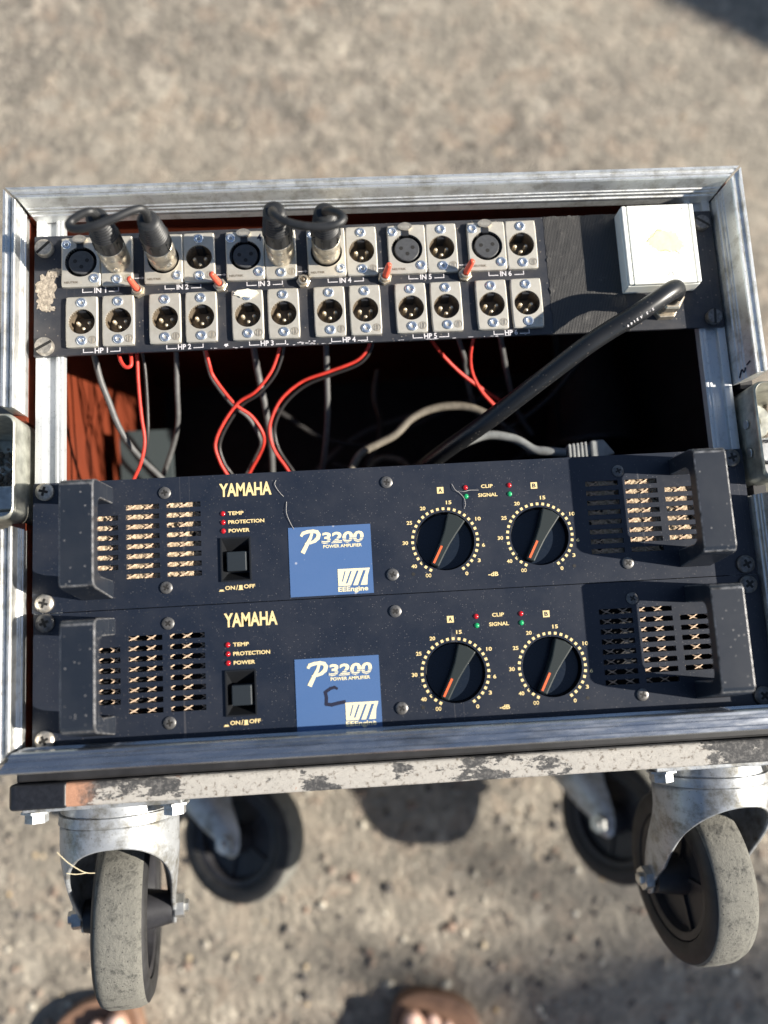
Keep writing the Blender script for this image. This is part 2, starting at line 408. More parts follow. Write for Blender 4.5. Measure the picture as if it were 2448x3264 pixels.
def off(mb, o):
    mb.v = [(x - o[0], y - o[1], z - o[2]) for x, y, z in mb.v]; return mb
def copy_tree(o, parent=None, loc=None):
    c_ = o.copy(); C.objects.link(c_); c_.parent = parent
    if loc is not None: c_.location = [k * .001 for k in loc]
    for ch in list(o.children): copy_tree(ch, c_)
    return c_

# ------------------------------------------------------------------ lettering cache (built-in font)
TXT = {}
def prep_text(items):
    obs = []
    for key in items:
        st, wt = key
        cu = bpy.data.curves.new('txt', 'FONT'); cu.body = st; cu.size = 1; cu.resolution_u = 3; cu.offset = wt; cu.dimensions = '2D'; cu.fill_mode = 'BOTH'
        o = bpy.data.objects.new('txt', cu); C.objects.link(o); obs.append((key, o, cu))
    bpy.context.view_layer.update(); dg = bpy.context.evaluated_depsgraph_get()
    for key, o, cu in obs:
        me = o.evaluated_get(dg).to_mesh()
        vs = [tuple(v_.co) for v_ in me.vertices]; fs = [tuple(p.vertices) for p in me.polygons]
        x0, x1 = min(v_[0] for v_ in vs), max(v_[0] for v_ in vs); y0, y1 = min(v_[1] for v_ in vs), max(v_[1] for v_ in vs)
        TXT[key] = ([((v_[0] - x0) / (x1 - x0), (v_[1] - y0) / (y1 - y0)) for v_ in vs], fs, (x1 - x0) / (y1 - y0))
        o.evaluated_get(dg).to_mesh_clear(); bpy.data.objects.remove(o); bpy.data.curves.remove(cu)
def text(mb, st, x0, x1, y0, y1, z, wt=.026, shear=0.0):
    vs, fs, asp = TXT[(st, wt)]
    if x1 is None: x1 = x0 + (y1 - y0) * asp
    mb.add([(x0 + u * (x1 - x0) + shear * v_ * (y1 - y0), y0 + v_ * (y1 - y0), z) for u, v_ in vs], fs)
    return mb
words = ['TEMP', 'PROTECTION', 'POWER', 'ON', 'OFF', '/', 'POWER AMPLIFIER', 'EEEngine', 'CLIP', 'SIGNAL', 'A', 'B', '15', '20', '25', '30', '40', '10', '6', '3', '0', 'OO', '-dB', 'PUSH', 'NEUTRIK']
words += ['IN %d' % i for i in range(1, 7)] + ['HP %d' % i for i in range(1, 7)] + list('2.5 A2149')
prep_text([(k, .026) for k in dict.fromkeys(words) if k.strip()] + [('YAMAHA', .03), ('3200', .035), ('4', .02)])

# ================================================================== GROUND
gr = MB().add([(-9000, -9000, 0), (9000, -9000, 0), (9000, 9000, 0), (-9000, 9000, 0)], [(0, 1, 2, 3)]).build('ground', 'ground_grit', fix=False)
tag(gr, 'light grey-brown trodden grit ground around the rack case', kind='structure')
# loose pebbles lying on it, too many to count
PH = (1 + 5 ** .5) / 2
ICO = [Vector(p).normalized() for p in ((-1, PH, 0), (1, PH, 0), (-1, -PH, 0), (1, -PH, 0), (0, -1, PH), (0, 1, PH), (0, -1, -PH), (0, 1, -PH), (PH, 0, -1), (PH, 0, 1), (-PH, 0, -1), (-PH, 0, 1))]
ICF = [(0, 11, 5), (0, 5, 1), (0, 1, 7), (0, 7, 10), (0, 10, 11), (1, 5, 9), (5, 11, 4), (11, 10, 2), (10, 7, 6), (7, 1, 8), (3, 9, 4), (3, 4, 2), (3, 2, 6), (3, 6, 8), (3, 8, 9), (4, 9, 5), (2, 4, 11), (6, 2, 10), (8, 6, 7), (9, 8, 1)]
def stone_at(mb, x, y, z, r, rnd, flat=.6):
    a = rnd.uniform(0, 6.28); ca, sa = math.cos(a), math.sin(a); ex, ey, ez = rnd.uniform(.7, 1.3), rnd.uniform(.7, 1.2), flat * rnd.uniform(.7, 1.2)
    vs = []
    for p in ICO:
        k = r * rnd.uniform(.82, 1.12); px, py = p.x * ex * k, p.y * ey * k
        vs.append((x + px * ca - py * sa, y + px * sa + py * ca, z + p.z * ez * k))
    mb.add(vs, ICF)
rnd = random.Random(3); pb = MB()
for i in range(16000):
    x, y = rnd.uniform(-700, 1300), rnd.uniform(-800, 1350)
    r = 1.0 + 2.6 * rnd.random() ** 3 + (4.0 * rnd.random() if rnd.random() < .03 else 0)
    if y < 60 and rnd.random() < .35: r += rnd.uniform(.8, 3.4)
    if y > 300: r = 1.0 + (r - 1.0) * .4
    stone_at(pb, x, y, r * .25, r, rnd)
tag(pb.build('loose_gravel', 'pebble', smooth=60, fix=False), 'loose little stones scattered over the grit ground', kind='stuff')

# ================================================================== RACK CASE
CO = (240, 180, -H)
case = thing('rack_case', 'worn aluminium-edged flight case lying on its back, casters and equipment front facing up', 'flight case', CO)
def cb(mb, name, mats, **kw): return off(mb, CO).build(name, mats, kw.pop('parent', case), **kw)
TL, TR, BR, BL = Vector((-5.0, 368.4)), Vector((488.3, 364.8)), Vector((488.3, 2.2)), Vector((-4.6, 3.8))
PROF = [(0, -4), (0, 2.6), (-.8, 3.0), (-.8, 4.0), (0, 4.4), (0, 6.6), (-.6, 6.9), (-.6, 7.7), (0, 8.0), (0, 9.6), (-.6, 9.9), (-.6, 10.7), (0, 11.0), (0, 20.0), (.6, 21.0), (1.9, 21.0), (2.3, 20.4), (2.4, 16.5), (3.9, 16.5), (4.1, 18.6), (6.6, 18.6), (6.9, 20.2), (8.5, 20.2), (9.0, 19.4), (9.0, -28), (7.2, -28), (7.2, -4)]
def side_seg(A, B, nA, nB, t0, t1, draft=0.0, k_out=1.0):
    """mitred length of the edge profile between corners A and B"""
    mb = MB(); k = len(PROF); vs = []
    for tt in (t0, t1):
        for i, (u, z) in enumerate(PROF):
            u2 = u * k_out - (draft * (20 - z) / 20 if i < 14 else 0)
            ca, cb_ = A + nA * u * (k_out if u > 0 else 1), B + nB * u * (k_out if u > 0 else 1)
            if draft and i < 14:
                m = (nA + nB) / 2; ca = A + m * (u2) + (nA - m) * u2 * .9; cb_ = B + m * u2 + (nB - m) * u2 * .9
            p = ca.lerp(cb_, tt); vs.append((p.x, p.y, z))
    fs = [(i, (i + 1) % k, k + (i + 1) % k, k + i) for i in range(k)] + [tuple(range(k)), tuple(range(2 * k - 1, k - 1, -1))]
    return mb.add(vs, fs)
up, dn, lf, rt = Vector((0, 1)), Vector((0, -1)), Vector((-1, 0)), Vector((1, 0))
e = .0026
def ty(A, B, y): return (y - A.y) / (B.y - A.y)
cb(side_seg(TL, TR, up + lf, up + rt, e, 1 - e, 4.2), 'edge_extrusion', 'aluminium')
cb(side_seg(BL, BR, dn + lf * .8, dn + rt * .8, e, 1 - e, 0, 1.45), 'edge_extrusion', 'aluminium_polished')
cb(side_seg(TL, BL, up + lf, dn + lf, e, ty(TL, BL, 222)), 'edge_extrusion', 'aluminium')
cb(side_seg(TL, BL, up + lf, dn + lf, ty(TL, BL, 144), 1 - e), 'edge_extrusion', 'aluminium')
cb(side_seg(TR, BR, up + rt, dn + rt, e, ty(TR, BR, 222), 4.2), 'edge_extrusion', 'aluminium')
cb(side_seg(TR, BR, up + rt, dn + rt, ty(TR, BR, 141), 1 - e, 4.2), 'edge_extrusion', 'aluminium')
# plywood walls and back
cb(MB().box(-13.0, 496, 366.2, 375, -H + 3, -1.5), 'top_wall', 'red_plywood')
cb(MB().box(-13.8, 496, -8, .8, -H + 3, -1.5), 'bottom_wall', 'black_and_shaded_ply')
lw = MB()
for y0, y1, zt in ((.9, 149, -1.5), (149.02, 218.9, -48), (218.92, 365.1, -1.5)): lw.box(-13.9, -5.2, y0, y1, -H + 3, zt)
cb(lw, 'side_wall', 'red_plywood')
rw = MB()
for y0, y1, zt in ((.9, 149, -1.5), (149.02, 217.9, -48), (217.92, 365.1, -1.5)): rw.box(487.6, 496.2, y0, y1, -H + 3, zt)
cb(rw, 'side_wall', 'black_and_shaded_ply')  # right wall black instead of red: the interior shade is put into its colour
cb(MB().box(-13.8, 496, -8, 374, -H, -H + 2.8), 'back_panel', 'black_and_shaded_ply')
# rack rails: two ridges and a sunk channel
for sgn, x0 in ((1, .4), (-1, 482.2)):
    prof = [(0, -30), (0, -2.4), (2.4, -2.1), (5.6, -2.4), (6.1, -5.4), (13.2, -5.4), (13.7, -2.4), (15.6, -2.2), (16.1, -3.0), (16.8, -2.3), (18.6, -2.6), (19, -9), (17, -9), (17, -8), (2, -8), (2, -30)]
    cb(MB().prism([(x0 + sgn * p, q) for p, q in prof], 2.6, 364, 'y'), 'rack_rail', 'aluminium_rail', bevel=.3, seg=1)
# latch dishes let into both sides
def dish(sg, xw, y0, y1):
    path = []
    r = 7
    path.append((xw - sg * 46, y0))
    for k in range(7):
        a = R_(90 * k / 6); path.append((xw - sg * r + sg * r * math.sin(a), y0 + r - r * math.cos(a)))
    for k in range(7):
        a = R_(90 * k / 6); path.append((xw - sg * r + sg * r * math.cos(a), y1 - r + r * math.sin(a)))
    path.append((xw - sg * 46, y1))
    mb = MB(); n = len(path)
    levels = [(-46, 0), (17.0, 0), (18.8, -.5), (19.6, -1.4)]
    def ring(inset):
        out = []
        for i, (x, y) in enumerate(path):
            cxm, cym = xw - sg * 25, (y0 + y1) / 2
            out.append((x - sg * inset if abs(x - xw) < 40 else x, y + (inset if y < cym else -inset)))
        return out
    vs = []
    for z, ins in levels: vs += [(x, y, z) for x, y in ring(-ins)]
    inner = ring(1.6); vs += [(x, y, 19.4) for x, y in inner] + [(x, y, -46) for x, y in inner]
    L = len(levels) + 2
    fs = [(j * n + i, j * n + i + 1, (j + 1) * n + i + 1, (j + 1) * n + i) for j in range(L - 1) for i in range(n - 1)]
    fs += [(j * n, (j + 1) * n, ((j + 1) % L) * n, j * n)[:3] for j in range(0)]
    mb.add(vs, fs)
    xa, xb = sorted((xw - sg * 1.8, xw - sg * 46)); mb.box(xa, xb, y0 + 1.7, y1 - 1.7, -47, -45)
    d = cb(mb, 'latch_dish', 'steel_dish', smooth=40)
    return d
dl = dish(1, -3.6, 149, 219); dr = dish(-1, 485.2, 148.5, 217)
# latch parts in the dishes
cb(MB().box(-44, -13, 163, 180, -44, -26).box(-44, -24, 158, 163, -38, -30), 'latch_plate', 'bolt_steel', parent=dl, bevel=1)
cb(MB().box(-15.5, -12.2, 158.5, 172, -30, -12), 'latch_hook', 'steel_dish', parent=dl, bevel=.6)
cb(MB().lathe([(-44, 13), (-22, 13), (-21, 12), (-21, 5), (-26, 4.5)], 24, (504, 199, 0)), 'latch_boss', 'steel_dish', parent=dr, smooth=40)
cb(MB().box(494, 526, 150.5, 186, -44, -18), 'latch_plate', 'bolt_steel', parent=dr, bevel=1.2)
lr = MB()
lr.tube([(509 + 7 * math.cos(R_(a)), 175 + 8 * math.sin(R_(a)), -16.6) for a in range(70, 300, 15)], 1.2, 8, sub=1)
cb(lr, 'latch_ring', 'black_tape', parent=dr, smooth=60)
for o_, xr, yr, zf in ((dl, (-46, -6), (151.5, 216), -44), (dr, (488, 526), (187, 214.5), -44)):
    mb = MB(); rd = random.Random(5)
    for i in range(150): stone_at(mb, rd.uniform(*xr), rd.uniform(*yr), zf + rd.uniform(0, 4 + 3 * (i % 2)), rd.uniform(1.2, 4.4), rd, .8)
    tag(cb(mb, 'trapped_grit', 'grit_stone', parent=o_), kind='stuff')
for x, y in ((484.5, 190), (484.5, 170)):
    cb(MB().lathe([(0, 3.4), (-.7, 3.1), (-.9, 1.5)], 16, (x - .25, y, 6), 'x'), 'rivet', 'bolt_steel', parent=dr, smooth=40)
sc_ = MB().tube([(484.9, 224.0, 4), (484.5, 226.4, 7), (485.1, 228.6, 8.4), (485.6, 226.0, 10), (486.0, 229.0, 11.6)], .5, 6, sub=3).tube([(486.4, 230.4, 13.0), (487.2, 232.0, 16.6)], .5, 6, sub=1)
cb(sc_, 'marker_scribble', 'marker_ink')
# caster board in two layers along the bottom side
cb(MB().box(-15.5, 503, -20.2, -8.2, -372, -16), 'board_layer', 'black_and_shaded_ply', bevel=2)
cb(MB().box(-17.5, 505, -35.5, -20.4, -376, -10), 'caster_board', 'worn_board', bevel=2.2, seg=3)
tp = MB()
outl = [(-18.1, -34), (-17.2, -36), (-15, -36.2), (19, -36.2), (19, -35.9), (-14, -35.9)]
tp.prism([(-18.2, -80), (-18.2, -13), (-16.4, -9.7), (-13, -9.3), (19.3, -9.3), (19.3, -80)], -36.0, -20.0, 'y')
cb(tp, 'corner_tape', 'black_tape', bevel=2, seg=3)

# ---- casters (local frame: swivel axis along -Y, wheel trails to -Z)
def sstep(a, b_, x):
    u = max(0, min(1, (x - a) / (b_ - a))); return u * u * (3 - 2 * u)
def fork_mesh():
    mb = MB(); nphi, nv = 72, 14
    for k in range(nphi):
        ph = -180 + 360 * k / nphi; a = abs(ph)
        if a < 100: yl = 31 + 72 * (a / 100) ** 2.3
        elif a < 122: yl = 103 + 2.5 * math.sin(R_((a - 100) / 22 * 180))
        else: yl = 103 - 67 * sstep(122, 158, a)
        for j in range(nv + 1):
            d = 18 + (yl - 18) * j / nv
            s_ = sstep(34, 92, d); hw = 40 - 6 * s_; hd = 40 - 7 * s_; ex = 2 - .9 * s_
            cs, sn = math.cos(R_(ph)), math.sin(R_(ph)); e_ = 2 / (2 + 1.6 * s_)
            x = hw * math.copysign(abs(sn) ** e_, sn); z = hd * math.copysign(abs(cs) ** e_, cs) - 27 * sstep(30, 92, d)
            mb.v.append((x, -d, z))
    for k in range(nphi):
        k2 = (k + 1) % nphi
        for j in range(nv):
            mb.f.append((k * (nv + 1) + j, k * (nv + 1) + j + 1, k2 * (nv + 1) + j + 1, k2 * (nv + 1) + j)); mb.mi.append(0)
    return mb
fork_me = fork_mesh().mesh('fork', 'zinc', 50)
bm = bmesh.new(); bm.from_mesh(fork_me); bmesh.ops.recalc_face_normals(bm, faces=bm.faces); bm.to_mesh(fork_me); bm.free()
AX = (0, -92.5, -40)
ring_me = MB().lathe([(-4, 30), (-4, 38.5), (-10, 39.5), (-10.4, 38), (-11, 38), (-11.4, 40.5), (-17.4, 41), (-18.2, 39), (-18.2, 20)], 56, axis='y').mesh('ring', 'zinc', 40)
tyre_me = MB().lathe([(-11, 44), (-16.5, 45.5), (-18, 49), (-18, 55.5), (-15.5, 60), (-10, 62.2), (0, 62.6), (10, 62.2), (15.5, 60), (18, 55.5), (18, 49), (16.5, 45.5), (11, 44)], 72, AX, 'x', [0, 0, 0, 0, 1, 1, 1, 1, 0, 0, 0, 0], cap=False).mesh('tyre', ['rubber', 'tread_dust'], 40)
hub = MB().lathe([(-31, 6), (-31, 11), (-20, 13), (-8, 15), (-8, 37), (-14.5, 39), (-15.5, 41.5), (-15.5, 44.5), (15.5, 44.5), (15.5, 41.5), (14.5, 39), (8, 37), (8, 15), (20, 13), (31, 11), (31, 6)], 48, AX, 'x', cap=False)
for k in range(5):
    a = R_(72 * k + 20); ca, sa = math.cos(a), math.sin(a)
    for s_ in (-1, 1):
        q = []
        for rr, ww in ((13, 1.4), (38.6, 1.4)):
            for w2 in (-ww, ww):
                for xx in (7.5, 10.5): q.append((AX[0] + s_ * xx, AX[1] + rr * ca - w2 * sa, AX[2] + rr * sa + w2 * ca))
        hub.add(q, [(0, 1, 3, 2), (4, 6, 7, 5), (0, 4, 5, 1), (2, 3, 7, 6), (0, 2, 6, 4), (1, 5, 7, 3)])
hub_me = hub.mesh('hub', 'hub_plastic', 40)
bolt_me = MB().lathe([(-43, 3.5), (-42.5, 4.6), (-39.5, 4.6), (-39.5, 8.6), (-33.2, 8.6), (-33.2, 4.6), (33.2, 4.6), (33.2, 8.6), (39.5, 8.6), (39.5, 4.6), (42.5, 4.6), (43, 3.5)], 6, AX, 'x').mesh('bolt', 'bolt_steel')
plate_me = MB().box(-52, 52, -4, -.2, -42, 42).mesh('plate', 'zinc')
pb_me = MB().lathe([(-12, 5.5), (-11.6, 7.5), (-5.6, 7.5), (-5.6, 10), (-4.1, 10)], 6, axis='y').mesh('plate_bolt', 'zinc')
def caster(sx_, sz_, theta):
    base = (sx_ - CO[0], -35.7 - CO[1], sz_ - CO[2])
    pl = link('caster_plate', plate_me, case, base, .8)
    for qx in (-45.5, 45.5):
        for qz in (-33, 33): link('plate_bolt', pb_me, pl, (qx, 0, qz))
    fk = link('caster_fork', fork_me, case, base); fk.rotation_euler = (0, theta, 0)
    so = fk.modifiers.new('thick', 'SOLIDIFY'); so.thickness = .0028; so.offset = -1
    link('swivel_ring', ring_me, fk); link('tyre', tyre_me, fk); link('wheel_hub', hub_me, fk); link('axle_bolt', bolt_me, fk)
caster(38, -64, R_(8)); caster(459, -64, R_(9)); caster(49, -338, R_(-113)); caster(436, -327, R_(-141))
cb(MB().lathe([(-39.8, 5), (-39, 7.2), (-35.3, 7.2)], 6, (205 + 28, 0, -330), 'y'), 'board_bolt', 'bolt_steel')

# ================================================================== POWER AMPLIFIERS
def screw_mesh(r, hgt, kind, matn):
    mb = MB()
    if kind == 'cross':
        mb.lathe([(0, r), (hgt * .55, r), (hgt * .9, r * .8), (hgt, r * .55)], 24)
    else:
        mb.lathe([(0, r), (hgt * .75, r), (hgt, r * .9)], 24)
    return mb.mesh('screw', matn, 35)
cross_me = MB().box(-.28, .28, -1, 1, -.2, .06).box(-1, -.29, -.28, .28, -.2, .06).box(.29, 1, -.28, .28, -.2, .06).mesh('cross', 'recess_dark')
slot_me = MB().box(-1, 1, -.16, .16, -.2, .06).mesh('slot', 'recess_dark')
SC = {}
def screw(parent, name, x, y, z, r, hgt, kind='cross', matn='screw_black', rot=0.0):
    key = (r, hgt, kind, matn)
    if key not in SC: SC[key] = screw_mesh(r, hgt, kind, matn)
    o = link(name, SC[key], parent, (x, y, z)); o.rotation_euler[2] = rot
    k = link('screw_recess', cross_me if kind == 'cross' else slot_me, o, (0, 0, hgt)); s_ = r * (.52 if kind == 'cross' else .97); k.scale = (s_, s_, 1)
    return o
ROWS = [67.3 - 6.6 * k for k in range(8)]
def amp(y0, x0, label, clogged, mark):
    root = thing('power_amplifier', label, 'amplifier', (x0, y0, 0), 'two stacked power amplifiers')
    A = 86.7
    holes = []
    vents = []
    for xa, xb, rows in ((34, 56.2, range(1, 7)), (61.2, 83.4, range(8)), (88.1, 110.8, range(8)), (371.2, 393.6, range(8)), (398.4, 420.4, range(8)), (425.3, 447.5, range(1, 7))):
        for k in rows: holes.append((xa, xb, ROWS[k] - 1.7, ROWS[k] + 1.7))
    KX, KY, KR = (273.0, 337.0), 33.6, 19.7
    for kx in KX: holes.append((kx - 21, kx + 21, KY - 21, KY + 21))
    holes.append((124.3, 142.4, 15.0, 42.6))
    mb = MB().holed(0.4, 482.0, .25, A - .25, -2, 0, holes)
    for kx in KX: mb.round_hole(kx, KY, 21, KR, -2, 0)
    fp = mb.build('front_panel', 'amp_paint', root, fix=False)
    MB().holed(23, 460, 1.5, A - 1.5, -24, -2.2, [(32, 113, 12, 75), (369, 449.5, 12, 75), (250, 360, 8, 60), (122, 145, 12, 46)]).build('chassis_front', 'chassis_black', root, fix=False)
    MB().box(22, 461, 1, A - 1, -370, -24.2).build('chassis', 'chassis_black', root)
    # expanded metal behind the slots
    for xa, xb in ((32.5, 112.5), (369.5, 449)):
        vm = MB(); row = 0; y = 12.85; n_ = 56
        while y < 76:
            sg = 1 if row % 2 else -1; jit = random.uniform(-.3, .3)
            pts = [(xa + (xb - xa) * i / n_, y + sg * 1.45 * math.cos(2 * math.pi * (xa + (xb - xa) * i / n_ + jit) / 11.6) + random.uniform(-.06, .06)) for i in range(n_ + 1)]
            for i in range(n_):
                a_, b_ = pts[i], pts[i + 1]
                vm.add([(a_[0], a_[1] - .42, -3.0), (b_[0], b_[1] - .42, -3.0), (b_[0], b_[1] + .42, -2.5), (a_[0], a_[1] + .42, -2.5), (a_[0], a_[1] - .4, -4.0), (b_[0], b_[1] - .4, -4.0)], [(0, 1, 2, 3), (0, 4, 5, 1)])
            y += 3.3; row += 1
        vp = vm.build('vent_mesh', 'vent_strand', root, fix=False)
        if clogged:
            cm = MB(); nx_, ny_ = 40, 32; rr = random.Random(int(xa))
            for j in range(ny_ + 1):
                for i in range(nx_ + 1): cm.v.append((xa + (xb - xa) * i / nx_, 12.5 + 62 * j / ny_, -3.6 + rr.uniform(-.45, .45)))
            for j in range(ny_):
                for i in range(nx_):
                    q = j * (nx_ + 1) + i; cm.f.append((q, q + 1, q + nx_ + 2, q + nx_ + 1)); cm.mi.append(0)
            cm.build('vent_lint', 'vent_lint', vp, fix=False)
    # handles
    for nm, xa, xb in (('l', 32, 53), ('r', 430, 451)):
        hp = [(7.2, 0), (12.0, 33), (13.6, 37), (16.5, 38.6), (77.2, 38.6), (79.6, 36.6), (80.6, 32), (81.6, 0), (70.4, 0), (69.6, 25), (67.6, 28.4), (64, 29.6), (25.5, 29.6), (22, 28.4), (20.2, 25), (19.2, 0)]
        hd_ = MB().prism([(p_, q_ * 1.07) for p_, q_ in hp], xa, xb, 'x').build('handle', ['handle_paint', 'edge_wear'], root, bevel=.8, seg=2); hd_.modifiers['bevel'].material = 1
    # lettering on the panel
    lt = MB(); z = .16
    def flush(nm):
        nonlocal lt
        link(nm, lt.mesh('lettering', 'cream_print'), fp); lt = MB()
    text(lt, 'YAMAHA', 123.6, 158.4, 71.2, 80.3, z, .03); flush('brand_lettering')
    for st, xa, xb, yb in (('TEMP', 129, 139.3, 58.6), ('PROTECTION', 129, 152.9, 52.7), ('POWER', 129.1, 143, 46.9)): text(lt, st, xa, xb, yb, yb + 2.5, z); flush('indicator_caption')
    text(lt, 'ON', 125.8, 132.2, 8.9, 11.5, z); text(lt, '/', 132.9, 134.2, 8.6, 11.9, z); text(lt, 'OFF', 138, 145.4, 9.3, 11.9, z)
    lt.box(121.7, 125.1, 8.1, 8.5, .02, z).box(122.2, 124.6, 8.5, 9.3, .02, z).box(134.4, 137.6, 8.5, 8.9, .02, z).box(134.9, 137.1, 8.9, 11.6, .02, z); flush('switch_caption')
    text(lt, 'CLIP', 299.8, 307.8, 68.2, 70.7, z); flush('indicator_caption'); text(lt, 'SIGNAL', 297.4, 310.6, 62.2, 64.7, z); flush('indicator_caption'); text(lt, '-dB', 300.2, 307, 8.4, 11.2, z); flush('scale_unit')
    for kx in KX:
        for i in range(31):
            a = R_(240 - 10 * i); px_, py_ = kx + 21.9 * math.cos(a), KY + 21.9 * math.sin(a); ca, sa = math.cos(a) * .92, math.sin(a) * .92
            lt.add([(px_ + ca * u - sa * v_, py_ + sa * u + ca * v_, .13) for u, v_ in ((-1, -1), (1, -1), (1, 1), (-1, 1))], [(0, 1, 2, 3)])
        for st, ad, rr in (('OO', 240.5, 25.8), ('40', 216, 27.0), ('30', 180, 26.8), ('25', 150, 26.9), ('20', 121, 26.6), ('15', 81, 26.3), ('10', 31, 27.0), ('6', -9, 25.8), ('3', -33, 26.0), ('0', -60, 25.9)):
            a = R_(ad); px_, py_ = kx + rr * math.cos(a), KY + rr * math.sin(a); ww = {1: 1.0, 2: 1.85}[len(st)]
            text(lt, st, px_ - ww, px_ + ww, py_ - 1.25, py_ + 1.25, z)
        flush('dial_scale')
    for bx, st in ((272.0, 'A'), (335.9, 'B')):
        MB().box(bx - 2.2, bx + 2.2, 66.0, 70.4, .02, .12).build('channel_tag', 'cream_print', fp)
        link('channel_letter', text(MB(), st, bx - 1.2, bx + 1.2, 66.8, 69.6, .2).mesh('letters', 'marker_ink'), fp)
    # badge
    bd = MB().box(168.5, 223.4, 1.7, 47.9, .02, .35).build('badge', 'badge_blue', root)
    bl = MB(); zb = .5
    text(bl, '3200', 190.2, 218.2, 36.0, 43.6, zb, .035, .12); text(bl, 'POWER AMPLIFIER', 191.4, 217.1, 33.0, 35.2, zb); text(bl, 'EEEngine', 200, 219.8, 2.6, 6.8, zb)
    def pm(u, v_): return (176.4 + (u - 875) * .075, 44.6 - (v_ - 545) * .0763)
    bl.ribbon([pm(*q) for q in ((885, 578), (900, 556), (940, 545), (990, 541), (1025, 550), (1040, 575), (1030, 605), (1000, 630), (960, 645), (918, 648))], [1.7, 2.2, 2.2, 2.2, 2.4, 2.6, 2.6, 2.2, 1.6, 1.0], .36, zb)
    bl.ribbon([pm(*q) for q in ((985, 545), (965, 600), (930, 660), (895, 722))], [1.6, 2.0, 2.4, 2.9], .36, zb + .01)
    bl.prism([(200.2, 7.4), (219.4, 7.4), (219.9, 13.4), (221.6, 18.5), (200.2, 18.6)], .36, zb)
    link('badge_lettering', bl.mesh('badge_print', 'cream_pale'), bd)
    bs = MB()
    for yy in (36.6, 37.7, 38.8): bs.box(189.8, 219.2, yy, yy + .42, .51, .62)
    for (xa, ya, xb, yb, ww) in ((202.7, 10.2, 204.8, 17.0, .7), (205.3, 8.8, 208.6, 17.0, 1.0), (208.6, 7.3, 212.9, 17.0, 1.3), (213.2, 7.3, 217.2, 17.0, 1.7)):
        bs.prism([(xa, ya), (xa + ww, ya), (xb + ww, yb), (xb, yb)], .51, .6)
    link('badge_stripe', bs.mesh('stripes', 'badge_blue'), bd)
    if mark:
        mk = MB().ribbon([(190.8 + u, 21.6 + v_) for u, v_ in ((4.6, 6.2), (3.0, 7.2), (0.2, 6.6), (-3.2, 4.4), (-2.6, 1.0), (-3.0, -3.2), (0.6, -3.8), (4.6, -3.0), (9.2, -2.4))], [1.5, 1.9, 2.0, 2.1, 2.1, 2.2, 2.3, 2.3, 2.2], .36, .44)
        link('marker_letter', mk.mesh('ink', 'marker_ink'), bd)
    # indicator lights
    for px_, py_, cm_ in ((125.4, 59.9, 'led_red'), (125.4, 54.0, 'led_red'), (125.4, 48.2, 'led_red'), (289, 69.2, 'led_red'), (318.9, 69.3, 'led_red'), (289.1, 63.2, 'led_green'), (318.8, 63.3, 'led_green')):
        key = 'LED' + cm_
        if key not in SC: SC[key] = MB().lathe([(-.5, 1.75), (.2, 1.75), (.7, 1.3), (1.0, .7), (1.1, 0.01)], 16).mesh('led', cm_, 70)
        link('indicator_light', SC[key], root, (px_, py_, 0))
    # power switch: square funnel with a push button
    sw = MB(); o4 = [(123.4, 14.2), (143.3, 14.2), (143.3, 43.5), (123.4, 43.5)]; o3 = [(124.3, 15.1), (142.4, 15.1), (142.4, 42.6), (124.3, 42.6)]; i4 = [(127.0, 20.4), (141.0, 20.4), (141.0, 34.4), (127.0, 34.4)]
    sw.add([(*p, .02) for p in o4] + [(*p, 1.3) for p in o4] + [(*p, 1.3) for p in o3] + [(*p, -7) for p in i4], [(r_ * 4 + i, r_ * 4 + (i + 1) % 4, (r_ + 1) * 4 + (i + 1) % 4, (r_ + 1) * 4 + i) for r_ in range(3) for i in range(4)] + [(15, 14, 13, 12)])
    so_ = sw.build('switch_bezel', 'switch_black', root, fix=False)
    MB().box(127.5, 140.5, 20.9, 33.9, -6.9, 2.2).build('switch_button', 'button_black', so_, bevel=.7)
    # level knobs in round wells
    for kx in KX:
        wl = MB().lathe([(-4.1, KR), (-7.6, KR - .1), (-7.6, 17), ], 48, (kx, KY, 0), cap=False).lathe([(-.02, KR + .02), (-4.1, KR)], 48, (kx, KY, 0), cap=False).build('dial_well', 'switch_black', root, smooth=40)
        kb = MB().lathe([(-7.5, KR - .5), (-6.0, KR - .6), (-5.6, KR - 1.2), (-5.6, .01)], 56, (kx, KY, 0)).build('level_knob', 'knob_black', root, smooth=30)
        a = R_(62); ca, sa = math.cos(a), math.sin(a)
        def kp(u, v_): return (kx + u * ca - v_ * sa, KY + u * sa + v_ * ca)
        pts = [(-18.4, -3.0), (-10, -3.2), (-2, -3.6), (6, -4.6), (12, -5.6), (17.4, -6.4), (18.4, 0), (17.4, 6.4), (12, 5.2), (5, 3.7), (-3, 2.9), (-10, 2.8), (-18.4, 2.8)]
        MB().prism([kp(*q) for q in pts], -5.5, 4.2).build('pointer_bar', 'pointer_black', kb, bevel=.9, seg=3)
        MB().prism([kp(*q) for q in ((-17.2, .3), (-4.6, .2), (-4.6, 1.6), (-17.2, 1.7))], 4.15, 4.45).build('pointer_line', 'orange_line', kb)
    # screws
    for px_, py_ in ((87.4, 75.9), (87.4, 12.6), (394.3, 75.2), (394.6, 12.2), (236, 75.5), (236.5, 13.0)): screw(root, 'panel_screw', px_, py_, 0, 4.0, 1.5, rot=random.uniform(0, 1.5))
    for px_, py_ in ((250.4, 12.6), (358.5, 12.2)): link('pilot_hole', SC.setdefault('ph', MB().lathe([(.0, 1.2), (.1, 1.2)], 12).mesh('ph', 'recess_dark')), root, (px_, py_, .02))
    k = 1 if clogged else 0
